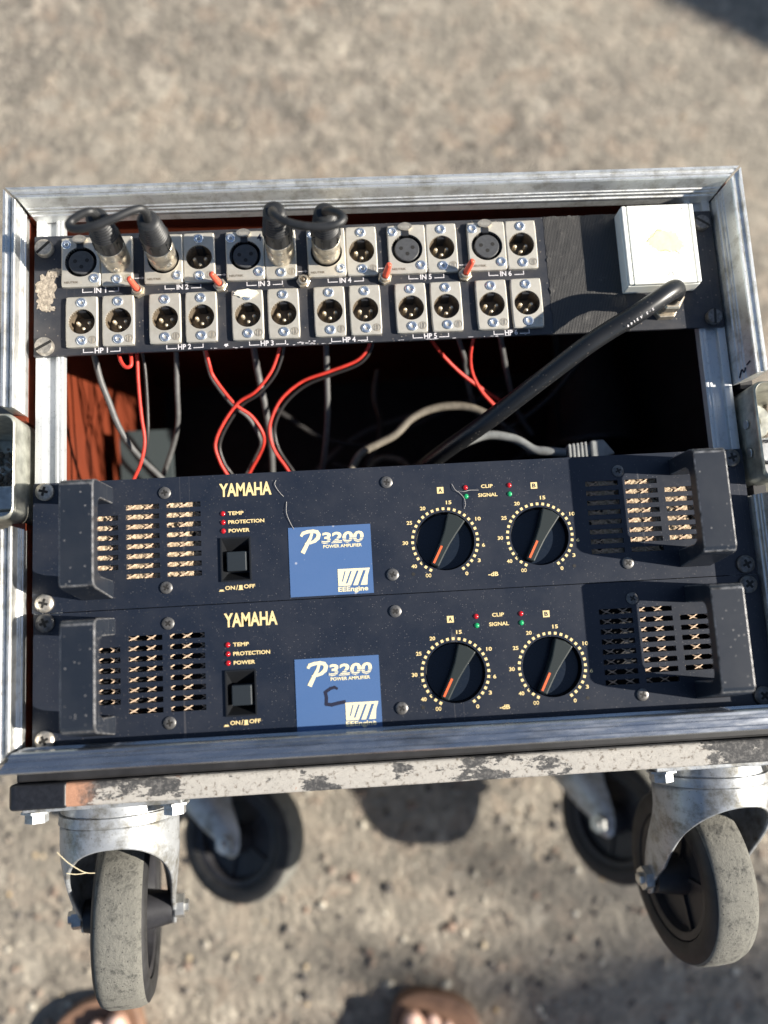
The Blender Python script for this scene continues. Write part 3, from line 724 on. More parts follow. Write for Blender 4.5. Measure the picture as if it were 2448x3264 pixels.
    for i, (px_, py_) in enumerate(((8.3, 80.6), (8.6, 6.6), (473.4, 80.2), (474.2, 7.0))):
        light = (i == 1) or (i == 0 and clogged)
        screw(root, 'rack_screw', px_, py_, 0, 6.0, 3.4, matn='screw_zinc' if light else 'screw_black', rot=random.uniform(0, 1.5))
    return root
amp(88.3, 0, 'upper black power amplifier with lint-clogged vents and a clean blue badge', True, False)
amp(1.6, .8, 'lower black power amplifier with letter C written on its blue badge', False, True)

# ================================================================== PATCH PANEL
PO = (0, 263.4, 0)
pp = thing('patch_bay', 'scratched black patch bay with twenty-four metal sockets across the top of the rack', 'patch bay', PO)
FX, MX = [32.9 + 56.75 * i for i in range(6)], [57.6 + 56.75 * i for i in range(6)]
FY, HY = 66.3, 22.7
HX = [x for i in range(6) for x in (33.4 + 56.7 * i, 58.2 + 56.7 * i)]
hl = [(x - 9.5, x + 9.5, FY - 11.5, FY + 11.5) for x in FX] + [(x - 9, x + 9, FY - 9.5, FY + 9.5) for x in MX] + [(x - 9, x + 9, HY - 9.5, HY + 9.5) for x in HX]
plate = MB().holed(0, 481, 0, 87.6, -2.2, 0, hl).build('panel', 'patch_paint', pp, fix=False)
riv_me = MB().lathe([(0, 3.5), (.5, 3.45), (.9, 2.9), (.95, 2.0), (.3, 1.2), (-.4, .9)], 20, cap=False).mesh('rivet', 'rivet', 60)
rivc_me = MB().lathe([(0, 1.3), (.05, 1.3)], 12).mesh('rivet_core', 'recess_dark')
def rivet(par, x, y, z):
    o = link('rivet', riv_me, par, (x, y, z)); return o
def rounded(w_, h_, r, n=4, cx_=0, cy_=0):
    out = []
    for qx, qy, a0 in ((1, 1, 0), (-1, 1, 90), (-1, -1, 180), (1, -1, 270)):
        for k in range(n + 1):
            a = R_(a0 + 90 * k / n); out.append((cx_ + qx * (w_ / 2 - r) + r * math.cos(a), cy_ + qy * (h_ / 2 - r) + r * math.sin(a)))
    return out
def plate_mesh(w_, h_, r):
    mb = MB(); hw, hh = w_ / 2, h_ / 2; sq = min(hw - .3, r + 1.0)
    n = 48; outer = []
    for i in range(n):
        th = 2 * math.pi * (i + .5) / n; c_, s_ = math.cos(th), math.sin(th)
        k = min((hw) / max(abs(c_), 1e-9), (hh) / max(abs(s_), 1e-9)); outer.append((k * c_, k * s_))
    # exact corners (slightly rounded)
    for qx, qy in ((1, 1), (-1, 1), (-1, -1), (1, -1)):
        i = min(range(n), key=lambda q: (outer[q][0] - qx * hw) ** 2 + (outer[q][1] - qy * hh) ** 2); outer[i] = (qx * (hw - .4), qy * (hh - .4))
    ring = [(r * math.cos(2 * math.pi * (i + .5) / n), r * math.sin(2 * math.pi * (i + .5) / n)) for i in range(n)]
    b0 = [(x * (1 - .7 / hw), y * (1 - .7 / hh)) for x, y in outer]
    vs = [(*p, -2.4) for p in ring] + [(*p, 2.6) for p in ring] + [(*p, 3.0) for p in b0] + [(*p, 2.4) for p in outer] + [(*p, .02) for p in outer]
    vs[n:2 * n] = [(p[0], p[1], 3.0) for p in ring]
    fs = [(k * n + i, k * n + (i + 1) % n, (k + 1) * n + (i + 1) % n, (k + 1) * n + i) for k in range(4) for i in range(n)]
    return mb.add(vs, fs)
def fixm(mb, name, mats, smooth=None):
    me = mb.mesh(name, mats, smooth); bm_ = bmesh.new(); bm_.from_mesh(me); bmesh.ops.recalc_face_normals(bm_, faces=bm_.faces); bm_.to_mesh(me); bm_.free()
    if smooth: me.set_sharp_from_angle(angle=R_(smooth))
    return me
mplate = fixm(plate_mesh(21.8, 36.2, 9.0), 'plate_m', 'nickel_plate', 30); fplate = fixm(plate_mesh(26.8, 36.2, 11.0), 'plate_f', 'nickel_plate', 30)
cup_me = MB().lathe([(2.2, 9.02), (-3, 8.95), (-10, 8.9), (-10, .01)], 32, cap=False).mesh('cup', 'cup_bronze', 30)
pins = MB()
for px_, py_ in ((0, 0),): pins.lathe([(-10, 1.4), (-1.8, 1.4), (-.8, 1.05), (-.4, .5)], 12, (px_, py_, 0))
pins_me = pins.mesh('pins', 'pin_gold', 40)
key_me = MB().box(-2.6, 2.6, 7.2, 8.9, -12, 1.2).mesh('key', 'insert_black')
def np_logo(cx_, cy_):
    mb = MB(); mb.ribbon([(cx_ + 2.6 * math.cos(R_(a)), cy_ + 2.6 * math.sin(R_(a))) for a in range(0, 361, 24)], .38, 3.0, 3.16)
    mb.box(cx_ - .3, cx_ + .15, cy_ - 2.2, cy_ + 2.2, 3.0, 3.18); mb.box(cx_ + .6, cx_ + .95, cy_ - 1.9, cy_ + 1.9, 3.0, 3.18); mb.box(cx_ - 1.4, cx_ - 1.05, cy_ - 1.9, cy_ + 1.9, 3.0, 3.18); mb.box(cx_ + .95, cx_ + 1.9, cy_ + .9, cy_ + 1.2, 3.0, 3.18)
    return mb
npm = np_logo(7.2, -13.4).mesh('emblem', 'gland_nickel')
nk = MB(); nk.prism(rounded(13.0, 2.9, 1.4, 4, -6.2, -15.0), 2.98, 3.12); nk_me = nk.mesh('nameplate', 'nickel_plate', 30)
nkl = MB(); text(nkl, 'NEUTRIK', -11.4, -1.6, -15.8, -14.2, 3.2); nkl_me = nkl.mesh('name', 'cup_bronze')
ins = MB().lathe([(-6, 8.7), (2.0, 8.7), (2.5, 8.2), (2.5, .01)], 36).mesh('insert', 'insert_grey', 30)
well_me = MB().lathe([(2.2, 11.02), (-8, 10.9), (-8, .01)], 36, cap=False).mesh('well', 'insert_black', 30)
ih = MB()
for px_, py_ in ((0, 0),): ih.lathe([(2.51, 1.45), (2.56, 1.45)], 14, (px_, py_, 0))
ih_me = ih.mesh('contact_holes', 'recess_dark')
tab_me = MB().prism([(5.1 * math.cos(R_(a)), 2.7 * math.sin(R_(a)) * (1 - .12 * math.cos(R_(2 * a)))) for a in range(0, 360, 15)], 3.2, 4.6).mesh('tab', 'plug_shell', 30)
tabt = MB(); text(tabt, 'PUSH', -2.9, 2.9, -1.5, .4, 4.68); tabt_me = tabt.mesh('tab_text', 'nickel_plate')
stem_me = MB().box(-2.4, 2.4, 9.6, 13.4, 1.2, 3.5).mesh('stem', 'insert_black')
def male(x, y):
    o = link('male_socket', mplate, pp, (x, y, 0))
    link('socket_cup', cup_me, o); [link('contact_pin', pins_me, o, (px_, py_, 0)) for px_, py_ in ((-3.9, .6), (3.9, .6), (0, -3.6))]; link('socket_key', key_me, o)
    rivet(o, 0, 13.6, 3.0); rivet(o, 0, -13.6, 3.0); link('emblem', npm, o); return o
def female(x, y):
    o = link('female_socket', fplate, pp, (x, y, 0))
    link('socket_well', well_me, o); link('socket_insert', ins, o); [link('contact_hole', ih_me, o, (px_, py_, 0)) for px_, py_ in ((-4.1, .8), (4.1, 1.2), (.2, -3.4))]
    rivet(o, -9.8, 13.0, 3.0); rivet(o, 9.4, -12.6, 3.0)
    link('nameplate', nk_me, o); link('nameplate_letters', nkl_me, o)
    link('push_tab', tab_me, o, (-.6, 16.2, 0)); link('push_tab_letters', tabt_me, o, (-.6, 16.2, 0)); link('tab_stem', stem_me, o, (-.4, 0, 0))
    return o
for x in FX: female(x, FY)
for x in MX: male(x, FY)
for x in HX: male(x, HY)
# printed captions
z = .15
for i in range(6):
    for st, xa, xb, yt in (('IN %d' % (i + 1), FX[i], MX[i], FY - 18.1), ('HP %d' % (i + 1), HX[2 * i], HX[2 * i + 1], HY - 18.1)):
        cp = MB(); yb = yt - 3.4; th = .55; mid = (xa + xb) / 2
        cp.box(xa, xa + th, yb, yt - .5, .02, z).box(xa + th, xa + 7, yb, yb + th, .02, z).box(xb, xb + th, yb, yt - .5, .02, z).box(xb - 6.4, xb, yb, yb + th, .02, z)
        wd = 8.2 if st[0] == 'I' else 9.0
        text(cp, st, mid - wd / 2, mid + wd / 2, yb - .6, yb + 3.2, z)
        link('socket_caption', cp.mesh('caption', 'white_print'), plate)
    if i < 5:
        xa, xb = MX[i] + 11.4, FX[i + 1] - 13.9; ya = FY - 12.4; cp = MB()
        cp.box(xa, xb - 1.2, ya - .22, ya + .22, .02, z); cp.prism([(xb - 1.8, ya - 1), (xb, ya), (xb - 1.8, ya + 1)], .02, z)
        link('arrow_mark', cp.mesh('arrow', 'white_print'), plate)
# toggle switches
nut_me = MB().lathe([(0, 4.9), (2.4, 4.9), (2.6, 4.6)], 6).lathe([(2.6, 3.4), (5.0, 3.4), (5.2, 3.1), (5.2, 2.2), (3.4, 2.0)], 20).mesh('toggle_nut', 'gland_nickel', 30)
for x, y, dx, dy, red in ((71.7, 307.3, -3.0, 3.5, 1), (128.4, 308.8, -4.2, 3.0, 1), (186.2, 309.3, 0, 0, 0), (243.2, 309.2, 3.0, 4.2, 1), (299.8, 309.2, 4.0, 4.4, 1)):
    o = link('toggle_switch', nut_me, pp, (x - PO[0], y - PO[1], 0)); o.rotation_euler[2] = random.uniform(0, 1)
    o2 = MB()
    if red: o2.tube([(0, 0, 3.4), (dx * .2, dy * .2, 6), (dx * .7, dy * .7, 11.5), (dx, dy, 15)], [1.5, 1.6, 2.0, 2.2, 2.3, 2.3, 2.3, 2.2, 2.2, 2.1, 2.0, 1.9, 1.2], 12)
    else: o2.lathe([(3.3, 1.2), (5.4, 1.2), (5.8, .8)], 12)
    l_ = o2.build('toggle_lever', 'toggle_red' if red else 'cup_bronze', o, smooth=50); l_.rotation_euler[2] = -o.rotation_euler[2]
# tape, label, dirt
tpb = MB(); nx_, ny_ = 26, 40; rr = random.Random(4)
for j in range(ny_ + 1):
    for i in range(nx_ + 1):
        x = 359.2 + 54 * i / nx_ + (rr.uniform(-.5, .5) if i in (0, nx_) else 0); y = .2 + 87.6 * j / ny_ + (rr.uniform(-.5, .3) if j in (0, ny_) else 0)
        tpb.v.append((x, y, .22 + (.55 if rr.random() < .07 else 0) + rr.uniform(0, .12)))
for j in range(ny_):
    for i in range(nx_): q = j * (nx_ + 1) + i; tpb.f.append((q, q + 1, q + nx_ + 2, q + nx_ + 1)); tpb.mi.append(0)
tpb.build('gaffer_tape', 'gaffer_tape', pp, smooth=60, fix=False)
dk = MB(); rr = random.Random(9)
def blob(cx_, cy_, rx, ry, z0, z1, n=26, j=.28):
    pts = []
    for k in range(n):
        a = 2 * math.pi * k / n; q = 1 + rr.uniform(-j, j); pts.append((cx_ + rx * q * math.cos(a), cy_ + ry * q * math.sin(a)))
    dk.prism(pts, z0, z1)
blob(8.5, 49.5, 7.2, 10.5, .02, .5); blob(7, 39.5, 5.5, 6.5, .02, .35); blob(14.5, 60.5, 4.6, 3.2, .02, .4); blob(9, 34.2, 5.2, 2.4, .02, .6)
dk.build('dirt_patch', 'dirt_cake', pp)
dk = MB(); blob(HX[4] - .5, HY + 15.2, 8.4, 2.9, 3.02, 4.1, 22, .14); dk.build('paper_scrap', 'paper', pp)
rr = random.Random(2); dk = MB()
for k in range(26): blob(rr.uniform(100, 350), rr.uniform(.12, .5), rr.uniform(.4, 2.4), rr.uniform(.12, .28), .02, .2, 9, .4)
for k in range(14): blob(rr.uniform(177, 192), rr.uniform(.4, 2.6), rr.uniform(.3, 1.2), rr.uniform(.2, .5), .02, .21, 9, .4)
blob(131, 2.4, 1.6, 1.1, .02, .25, 14, .35); blob(MX[2] + 2, 1, .9, .4, .02, .2, 9)
dk.build('scuff_mark', 'white_print', pp, fix=False)
inkm = MB(); text(inkm, '4', FX[2] + 8.6, FX[2] + 11.8, FY + 10.2, FY + 15.6, 3.06, .02); link('marker_digit', inkm.mesh('digit', 'marker_ink'), pp)
# white junction box and its gland
bx0, bx1, by0, by1, bz = 410.4, 461.8, 290.6 - PO[1], 349.0 - PO[1], 15.6
jb = MB().box(bx0, bx1, by0, by1, .02, bz - 3.2).build('junction_box', 'box_white', pp, bevel=.9, seg=3)
for xa, xb in ((bx0 + .3, bx0 + 3.4), (bx1 - 3.4, bx1 - .3)): MB().box(xa, xb, by0 + .3, by1 - .3, bz - 3.0, bz).build('box_rim', 'box_white', jb, bevel=.6)
MB().box(bx0 + 3.9, bx1 - 3.9, by0 + .1, by1 - .3, bz - 3.0, bz + .1).build('box_lid', 'box_white', jb, bevel=.5)
rr = random.Random(12); dk = MB(); [blob(437.5 + qx, by0 + 31 + qy, rx_, ry_, bz + .11, bz + .2 + .004 * k_, 30, .2) for k_, (qx, qy, rx_, ry_) in enumerate(((-3, 0, 8, 6), (4, 1, 8, 6.5), (8, -3, 6, 5), (-1, 4, 6, 4.4), (1, -4, 7, 4)))]; dk.build('glue_patch', 'glue_patch', jb)
ck = MB()
def crack(pts, wd=.28):
    q = []
    for a_, b_ in zip(pts[:-1], pts[1:]):
        for k in range(4): u = k / 4; q.append((a_[0] + (b_[0] - a_[0]) * u + rr.uniform(-.35, .35), a_[1] + (b_[1] - a_[1]) * u + rr.uniform(-.35, .35)))
    q.append(pts[-1]); ck.ribbon(q, wd, bz + .1, bz + .24)
crack([(425.5, by0 + 30), (427.5, by0 + 33), (431, by0 + 35), (433.6, by0 + 39), (436.6, by0 + 38.6)]); crack([(434.5, by0 + 23.6), (438, by0 + 24.3), (442, by0 + 22.6)], .32); crack([(445, by0 + 23.6), (448.4, by0 + 20.6)])
crack([(438.4, by0 + 5.4), (439.2, by0 + 8)], .2); crack([(441.4, by0 + 8.2), (442.4, by0 + 5.6)], .2)
ck.lathe([(bz + .1, .45), (bz + .22, .45)], 8, (453, by1 - 4, 0)).lathe([(bz + .1, .35), (bz + .22, .35)], 8, (445, by0 + 18.2, 0))
ck.build('lid_crack', 'crack_dark', jb, fix=False)
gl = MB().lathe([(.02, 10.5), (5.2, 10.5), (5.6, 10)], 6, (438.5, 279.2 - PO[1], 0)).lathe([(5.6, 8.4), (9.5, 8.4), (9.6, 9.6), (16, 9.6), (17.5, 8.2), (17.5, 6.6)], 6, (438.5, 279.8 - PO[1], 0))
gl.build('cable_gland', 'gland_nickel', pp, bevel=.5)
# rack screws of the panel (slotted)
for px_, py_, mt_, ro in ((7.4, 341.2, 'screw_zinc', .75), (7.9, 269.8, 'screw_zinc', .5), (472.6, 341.0, 'screw_black', -.6), (473.2, 270.0, 'screw_black', 1.5)):
    screw(pp, 'rack_screw', px_, py_ - PO[1], 0, 6.3 if px_ < 20 else 5.6, 4.2, 'slot', mt_, ro)

# ================================================================== PATCH LEADS AND CABLES
def plug(root, o, x, y, tx, ty_, male_):
    """connector plug standing on a socket, leaning towards (tx, ty_)"""
    zt = 62.0
    ax = Vector((tx - x, ty_ - y, zt - 3)).normalized(); u = Vector((1, 0, 0)); u = (u - ax * u.dot(ax)).normalized(); v_ = ax.cross(u); fr = (u, v_, ax)
    b0 = (x - o[0], y - o[1], 3.05 - o[2])
    MB().lathe([(0, 9.5), (2, 9.7), (15, 9.9), (15.6, 9.5), (16.4, 9.5), (17, 9.9), (25.5, 9.8), (26, 9.2)], 36, b0, frame=fr).build('plug_shell', 'plug_shell', root, smooth=35)
    prof = [(25.6, 8.4), (26, 9.6), (32, 9.6), (37, 9.3), (40.5, 9.0)]
    a = 40.5; r = 8.9
    while a < 57: prof += [(a + .5, r - .75), (a + 1.3, r - .8), (a + 1.6, r), (a + 2.6, r - .12)]; a += 2.7; r -= .3
    prof += [(59.5, 6.6), (61, 5.4), (61.4, 4.0), (61.4, 1.2)]
    bo = MB().lathe(prof, 32, b0, frame=fr)
    for k in range(10):
        th = 2 * math.pi * k / 10; d = u * math.cos(th) + v_ * math.sin(th); s_ = u * -math.sin(th) + v_ * math.cos(th); B = Vector(b0)
        q = [B + ax * a_ + d * rr_ + s_ * w_ for a_, rr_ in ((27.5, 8.9), (37, 8.7)) for rr_ in (rr_, rr_ + 1.25) for w_ in (-.55, .55)]
        bo.add([tuple(p) for p in q], [(0, 1, 3, 2), (4, 6, 7, 5), (0, 4, 5, 1), (2, 3, 7, 6), (0, 2, 6, 4), (1, 5, 7, 3)])
    bt = bo.build('plug_boot', 'boot_rubber', root, smooth=35)
    em = MB(); e0 = Vector(b0) + ax * 6.2 + (-v_ if v_.y > 0 else v_) * 9.75
    em.lathe([(-.1, 2.3), (.15, 2.3), (.3, 1.9)], 18, tuple(e0), frame=(u, ax, (-v_ if v_.y > 0 else v_)))
    em.build('plug_emblem', 'gland_nickel', root, smooth=40)
    return Vector(b0) + ax * 59.5
def patch_lead(label, a, b_, path):
    o = (a[0], a[1], 3)
    root = thing('patch_lead', label, 'patch cable', o, 'short patch leads')
    e0 = plug(root, o, *a); e1 = plug(root, o, *b_)
    pts = [tuple(e0)] + [(x - o[0], y - o[1], z_ - o[2]) for x, y, z_ in path] + [tuple(e1)]
    MB().tube(pts, 2.6, 14, sub=6).build('lead_cable', 'boot_rubber', root, smooth=60)
FYa = FY + PO[1]
patch_lead('short black patch lead with two plugs joining the sockets above IN1 and IN2', (57.6, FYa, 62.6, 328.6, 1), (89.7, FYa, 94.3, 325.6, 0),
           [(63.6, 328.0, 68), (62.5, 326.8, 73.5), (57.5, 324.6, 75), (51.4, 320.4, 75), (50.4, 316.2, 76), (55.5, 313.4, 78), (65, 313.2, 80), (76.7, 317.4, 80), (86.5, 322.8, 78.5), (93.2, 326.0, 76), (95.2, 325.8, 71), (94.6, 325.6, 66)])
patch_lead('short black patch lead with two plugs joining the sockets above IN3 and IN4', (171.4, FYa, 172.6, 328.5, 1), (203.2, FYa, 204.4, 326.0, 0),
           [(172.2, 326.5, 67), (172.2, 322.8, 72), (174, 318.6, 76), (180, 313.2, 78), (190.1, 309.2, 79), (201.4, 307.9, 79), (211.4, 309.2, 79), (215.6, 313.2, 78), (213.6, 318.0, 76), (209, 321.4, 73), (205.6, 324.2, 68.5)])
def cable(name, label, cat, matn, r, pts, group=None, n=10):
    o = pts[0]
    ob = MB().tube([(p[0] - o[0], p[1] - o[1], p[2] - o[2]) for p in pts], r, n, sub=6).build(name, matn, None, smooth=60)
    ob.location = (o[0] * .001, o[1] * .001, (o[2] + H) * .001)
    return tag(ob, label, cat, group)
PW = [(438.5, 279.8, 12), (438.2, 280.0, 24), (434.8, 279.4, 31), (427.0, 274.6, 34.5), (416, 267.6, 35), (403, 260.2, 33.5), (386.2, 251.9, 29), (369.5, 242.5, 23), (340.1, 224.6, 6), (310.0, 207.1, -18), (284, 194.4, -44), (266.3, 186.1, -70), (256, 182.0, -110)]
pwr = cable('power_cable', 'thick black mains cable running from the white box down into the case', 'cable', 'cable_black', 6.4, PW, n=20)
pw_s = smooth_path(PW, 8)
lm = MB(); o = PW[0]; at_ = Vector((414, 266.6, 35)); dr_ = Vector((-13, -7.6, -1.2)).normalized(); up_ = Vector((.0, -.72, .70)); up_ = (up_ - dr_ * up_.dot(dr_)).normalized(); sd_ = up_.cross(dr_)
run = 0
for ch in '2.5 A2149':
    if ch == ' ': run += 1.6; continue
    vs_, fs_, asp = TXT[(ch, .026)]; hh = 1.9 if ch != '.' else .5; ww = hh * asp
    base = at_ + dr_ * run + up_ * 6.46
    lm.add([tuple(base + dr_ * (u * ww) + sd_ * ((v_ - .5) * hh) + up_ * .05 - Vector(o)) for u, v_ in vs_], fs_); run += ww + 1.5
link('cable_print', lm.mesh('print', 'white_print'), pwr)
WR = {
 'grey_left': ('signal_cable', 'grey signal cable slanting down past the lit red side wall', 'cable_grey', 2.3, [(30.4, 278.6, -30.0), (33.5, 257.9, -37.5), (37.3, 243.2, -45.0), (42.4, 225.6, -52.5), (51.5, 208.7, -60.0), (67.1, 191.2, -67.5), (79.2, 178.9, -75.0)]),
 'red_left': ('speaker_wire', 'leftmost long red wire hanging below the HP1 sockets', 'wire_red', 1.3, [(60.8, 279.0, -35.0), (60.3, 255.8, -39.2), (61.2, 231.2, -43.3), (62.3, 213.0, -47.5), (58.6, 198.7, -51.7), (52.4, 187.7, -55.8), (46.1, 177.9, -60.0)]),
 'black_left': ('speaker_wire', 'black wire running just behind the leftmost long red wire', 'wire_black', 1.3, [(62.4, 281.5, -42.0), (63.2, 265.4, -48.6), (63.0, 230.6, -55.2), (60.0, 211.4, -61.8), (52.4, 197.5, -68.4), (42.7, 180.9, -75.0)]),
 'red_loop': ('speaker_wire', 'small red wire loop peeping out under the HP1 caption', 'wire_red', 1.4, [(53.3, 273.0, -14.0), (54.9, 263.5, -12.4), (58.3, 258.0, -12.8), (62.1, 258.9, -13.2), (62.2, 264.9, -13.6), (61.0, 273.6, -16.0)]),
 'black_mid': ('signal_cable', 'dark cable hanging alone under the HP2 caption', 'cable_grey', 2.0, [(87.1, 281.5, -45.0), (84.4, 254.1, -58.0), (81.8, 233.9, -71.0), (75.4, 218.6, -84.0), (64.0, 197.4, -97.0), (55.4, 186.5, -110.0)]),
 'redC': ('speaker_wire', 'red wire starting left of HP3 that crosses down to the right', 'wire_red', 1.3, [(111.5, 275.5, -30.0), (113.0, 264.4, -36.1), (115.2, 256.8, -42.2), (128.1, 238.7, -48.3), (139.8, 230.2, -54.4), (146.9, 219.4, -60.6), (147.3, 211.8, -66.7), (143.0, 204.4, -72.8), (135.4, 194.0, -78.9), (126.9, 180.3, -85.0)]),
 'blackC': ('speaker_wire', 'black wire shadowing the red wire that starts left of HP3', 'cable_grey', 1.5, [(108.6, 279.3, -40.0), (110.4, 266.8, -46.1), (112.8, 258.2, -52.2), (125.0, 241.1, -58.3), (136.1, 232.0, -64.4), (142.6, 220.9, -70.6), (144.0, 213.7, -76.7), (139.6, 206.1, -82.8), (132.2, 195.7, -88.9), (123.0, 182.3, -95.0)]),
 'redD': ('speaker_wire', 'red wire from under HP3 that bows out to the left in a big curve', 'wire_red', 1.3, [(166.3, 275.8, -28.0), (163.0, 268.3, -32.7), (157.1, 257.2, -37.3), (145.1, 244.9, -42.0), (131.8, 238.6, -46.7), (119.3, 224.1, -51.3), (112.3, 210.0, -56.0), (114.5, 197.8, -60.7), (118.4, 189.6, -65.3), (126.5, 175.6, -70.0)]),
 'blackD': ('speaker_wire', 'black wire following the big left curve of the red wire under HP3', 'wire_black', 1.3, [(168.5, 278.7, -36.0), (165.6, 269.7, -40.9), (159.2, 257.6, -45.8), (146.5, 245.7, -50.7), (133.0, 239.0, -55.6), (120.9, 224.9, -60.4), (114.1, 211.3, -65.3), (116.2, 198.9, -70.2), (120.6, 191.6, -75.1), (129.0, 177.2, -80.0)]),
 'redE': ('speaker_wire', 'long dark red wire sweeping left from under HP4', 'wire_red', 1.3, [(231.8, 281.4, -35.0), (230.1, 274.0, -39.0), (220.7, 265.4, -43.0), (198.8, 259.0, -47.0), (179.3, 253.9, -51.0), (163.2, 242.7, -55.0), (154.4, 228.3, -59.0), (152.4, 217.5, -63.0), (155.4, 205.1, -67.0), (164.2, 190.9, -71.0), (171.2, 176.1, -75.0)]),
 'blackE': ('speaker_wire', 'black wire running beside the red wire that sweeps left from HP4', 'wire_black', 1.3, [(233.5, 284.0, -42.0), (232.6, 275.4, -46.3), (222.7, 265.4, -50.6), (200.4, 258.9, -54.9), (181.4, 253.3, -59.2), (165.8, 242.2, -63.5), (157.2, 229.0, -67.8), (155.4, 219.3, -72.1), (158.4, 206.8, -76.4), (167.4, 192.3, -80.7), (174.5, 177.9, -85.0)]),
 'greyF': ('signal_cable', 'straight grey cable dropping through the crossing red wires', 'cable_grey', 2.6, [(143.6, 289.8, -40.0), (144.5, 278.1, -50.0), (145.4, 265.4, -60.0), (148.1, 246.7, -70.0), (149.6, 230.3, -80.0), (150.5, 212.0, -90.0), (149.7, 197.7, -100.0), (148.7, 183.7, -110.0)]),
 'greyG': ('signal_cable', 'straight grey cable hanging below the HP4 caption', 'cable_grey', 2.4, [(198.8, 284.3, -45.0), (197.8, 262.8, -60.0), (196.7, 237.5, -75.0), (193.8, 216.8, -90.0), (189.6, 198.2, -105.0), (185.6, 187.2, -120.0)]),
 'redH': ('speaker_wire', 'red wire slanting right from under the HP5 caption', 'wire_red', 1.3, [(273.3, 280.0, -30.0), (278.8, 276.8, -42.0), (287.3, 270.1, -54.0), (301.1, 260.0, -66.0), (317.6, 251.1, -78.0), (334.1, 243.6, -90.0)]),
 'blackH': ('signal_cable', 'dark cable between the two red wires under HP5', 'cable_grey', 2.0, [(296.7, 282.8, -40.0), (303.9, 271.5, -60.0), (307.3, 270.4, -80.0), (313.2, 251.6, -100.0), (322.8, 238.2, -120.0)]),
 'redI': ('speaker_wire', 'rightmost red wire, curving in behind the thick black cable', 'wire_red', 1.3, [(308.7, 277.5, -30.0), (306.2, 265.8, -41.0), (308.2, 254.9, -52.0), (315.5, 244.5, -63.0), (325.9, 236.4, -74.0), (338.0, 227.9, -85.0)]),
 'blackM': ('signal_cable', 'dark cable under the HP6 caption above the thick black cable', 'cable_grey', 2.2, [(329.5, 279.1, -40.0), (336.2, 267.5, -65.0), (343.8, 254.5, -90.0), (353.0, 241.3, -115.0), (369.9, 226.4, -140.0)]),
 'tanJ': ('mains_lead', 'dusty tan cable arching in the middle depth of the case', 'cable_tan', 3.3, [(208.2, 180.0, -88.0), (214.3, 194.4, -86.9), (221.5, 204.8, -85.8), (236.7, 212.0, -84.7), (249.1, 218.0, -83.6), (261.8, 229.5, -82.4), (277.0, 236.1, -81.3), (293.2, 237.8, -80.2), (309.1, 235.3, -79.1), (323.2, 228.0, -78.0)]),
 'thinN': ('signal_cable', 'thin grey cable crossing under the thick black cable near the pale plug', 'cable_grey', 1.5, [(332.5, 243.6, -130.0), (341.4, 238.1, -133.3), (358.3, 221.6, -136.7), (366.7, 208.5, -140.0)]),
}
WR.update({
 'x1': ('signal_cable', 'black cable sagging across the dark middle of the case below HP4', 'wire_black', 2.4, [(150, 262, -150), (190, 238, -165), (232, 232, -172), (270, 246, -170), (312, 262, -160), (350, 266, -150)]),
 'x2': ('signal_cable', 'black cable rising from the dark middle of the case towards HP5', 'wire_black', 2.2, [(225, 205, -140), (236, 226, -145), (240, 248, -150), (236, 270, -150), (240, 290, -140)]),
 'x3': ('signal_cable', 'dark grey cable crossing behind the tan cable arch', 'cable_grey', 1.8, [(182, 214, -185), (205, 236, -190), (232, 252, -195), (262, 262, -200), (300, 270, -190)]),
 'x4': ('signal_cable', 'black cable hugging the underside of the thick black cable', 'wire_black', 2.6, [(262, 200, -130), (292, 212, -130), (326, 222, -132), (356, 236, -136), (388, 258, -130), (410, 282, -110)]),
 'x5': ('signal_cable', 'dark cable looping right of the tan cable arch', 'wire_black', 2.6, [(300, 232, -180), (330, 244, -180), (360, 242, -178), (372, 224, -170), (356, 208, -165), (330, 204, -160)]),
 'x6': ('signal_cable', 'slim grey cable lying low along the middle of the case', 'cable_grey', 1.6, [(196, 224, -210), (240, 214, -215), (284, 222, -212), (318, 240, -205)]),
 'x7': ('signal_cable', 'dark cable bundle strand dropping under the white box', 'wire_black', 3.0, [(385, 300, -90), (392, 276, -120), (396, 250, -150), (404, 226, -170)]),
 'x8': ('signal_cable', 'light grey cable low in the middle that hooks round to the left', 'cable_tan', 2.6, [(222, 192, -150), (226, 206, -155), (240, 216, -158), (258, 212, -158), (266, 198, -150)]),
})
for nm, lb, mt_, r, pts in WR.values(): cable(nm, lb, 'wire' if nm == 'speaker_wire' else 'cable', mt_, r, pts, 'red and black speaker wires' if nm == 'speaker_wire' else None)
KP = [(278.8, 189.8, -62.0), (286.7, 195.5, -60.0), (295.9, 200.6, -58.0), (305.0, 204.2, -56.0), (317.8, 206.4, -54.0), (336.4, 201.7, -52.0), (349.2, 192.7, -50.0), (357.6, 190.5, -48.0), (368.4, 188.5, -46.0), (372.9, 187.8, -44.0)]
ko = KP[0]; kroot = thing('mains_lead', 'pale grey mains lead ending in a moulded plug behind the upper amplifier', 'cable', ko)
MB().tube([(p[0] - ko[0], p[1] - ko[1], p[2] - ko[2]) for p in KP], 3.4, 12, sub=6).build('lead_cable', 'cable_pale', kroot, smooth=60)
kq = (372.5 - ko[0], 187.8 - ko[1], -44 - ko[2]); kb_ = MB()
for k in range(5): kb_.box(kq[0] + k * 3.0, kq[0] + k * 3.0 + 1.9, kq[1] - 5 - k * .3, kq[1] + 5 + k * .3, kq[2] - 6, kq[2] + 6)
kb_.box(kq[0] + 1, kq[0] + 17, kq[1] - 4, kq[1] + 4, kq[2] - 5, kq[2] + 5)
kb_.build('strain_relief', 'cable_pale', kroot, bevel=.5)
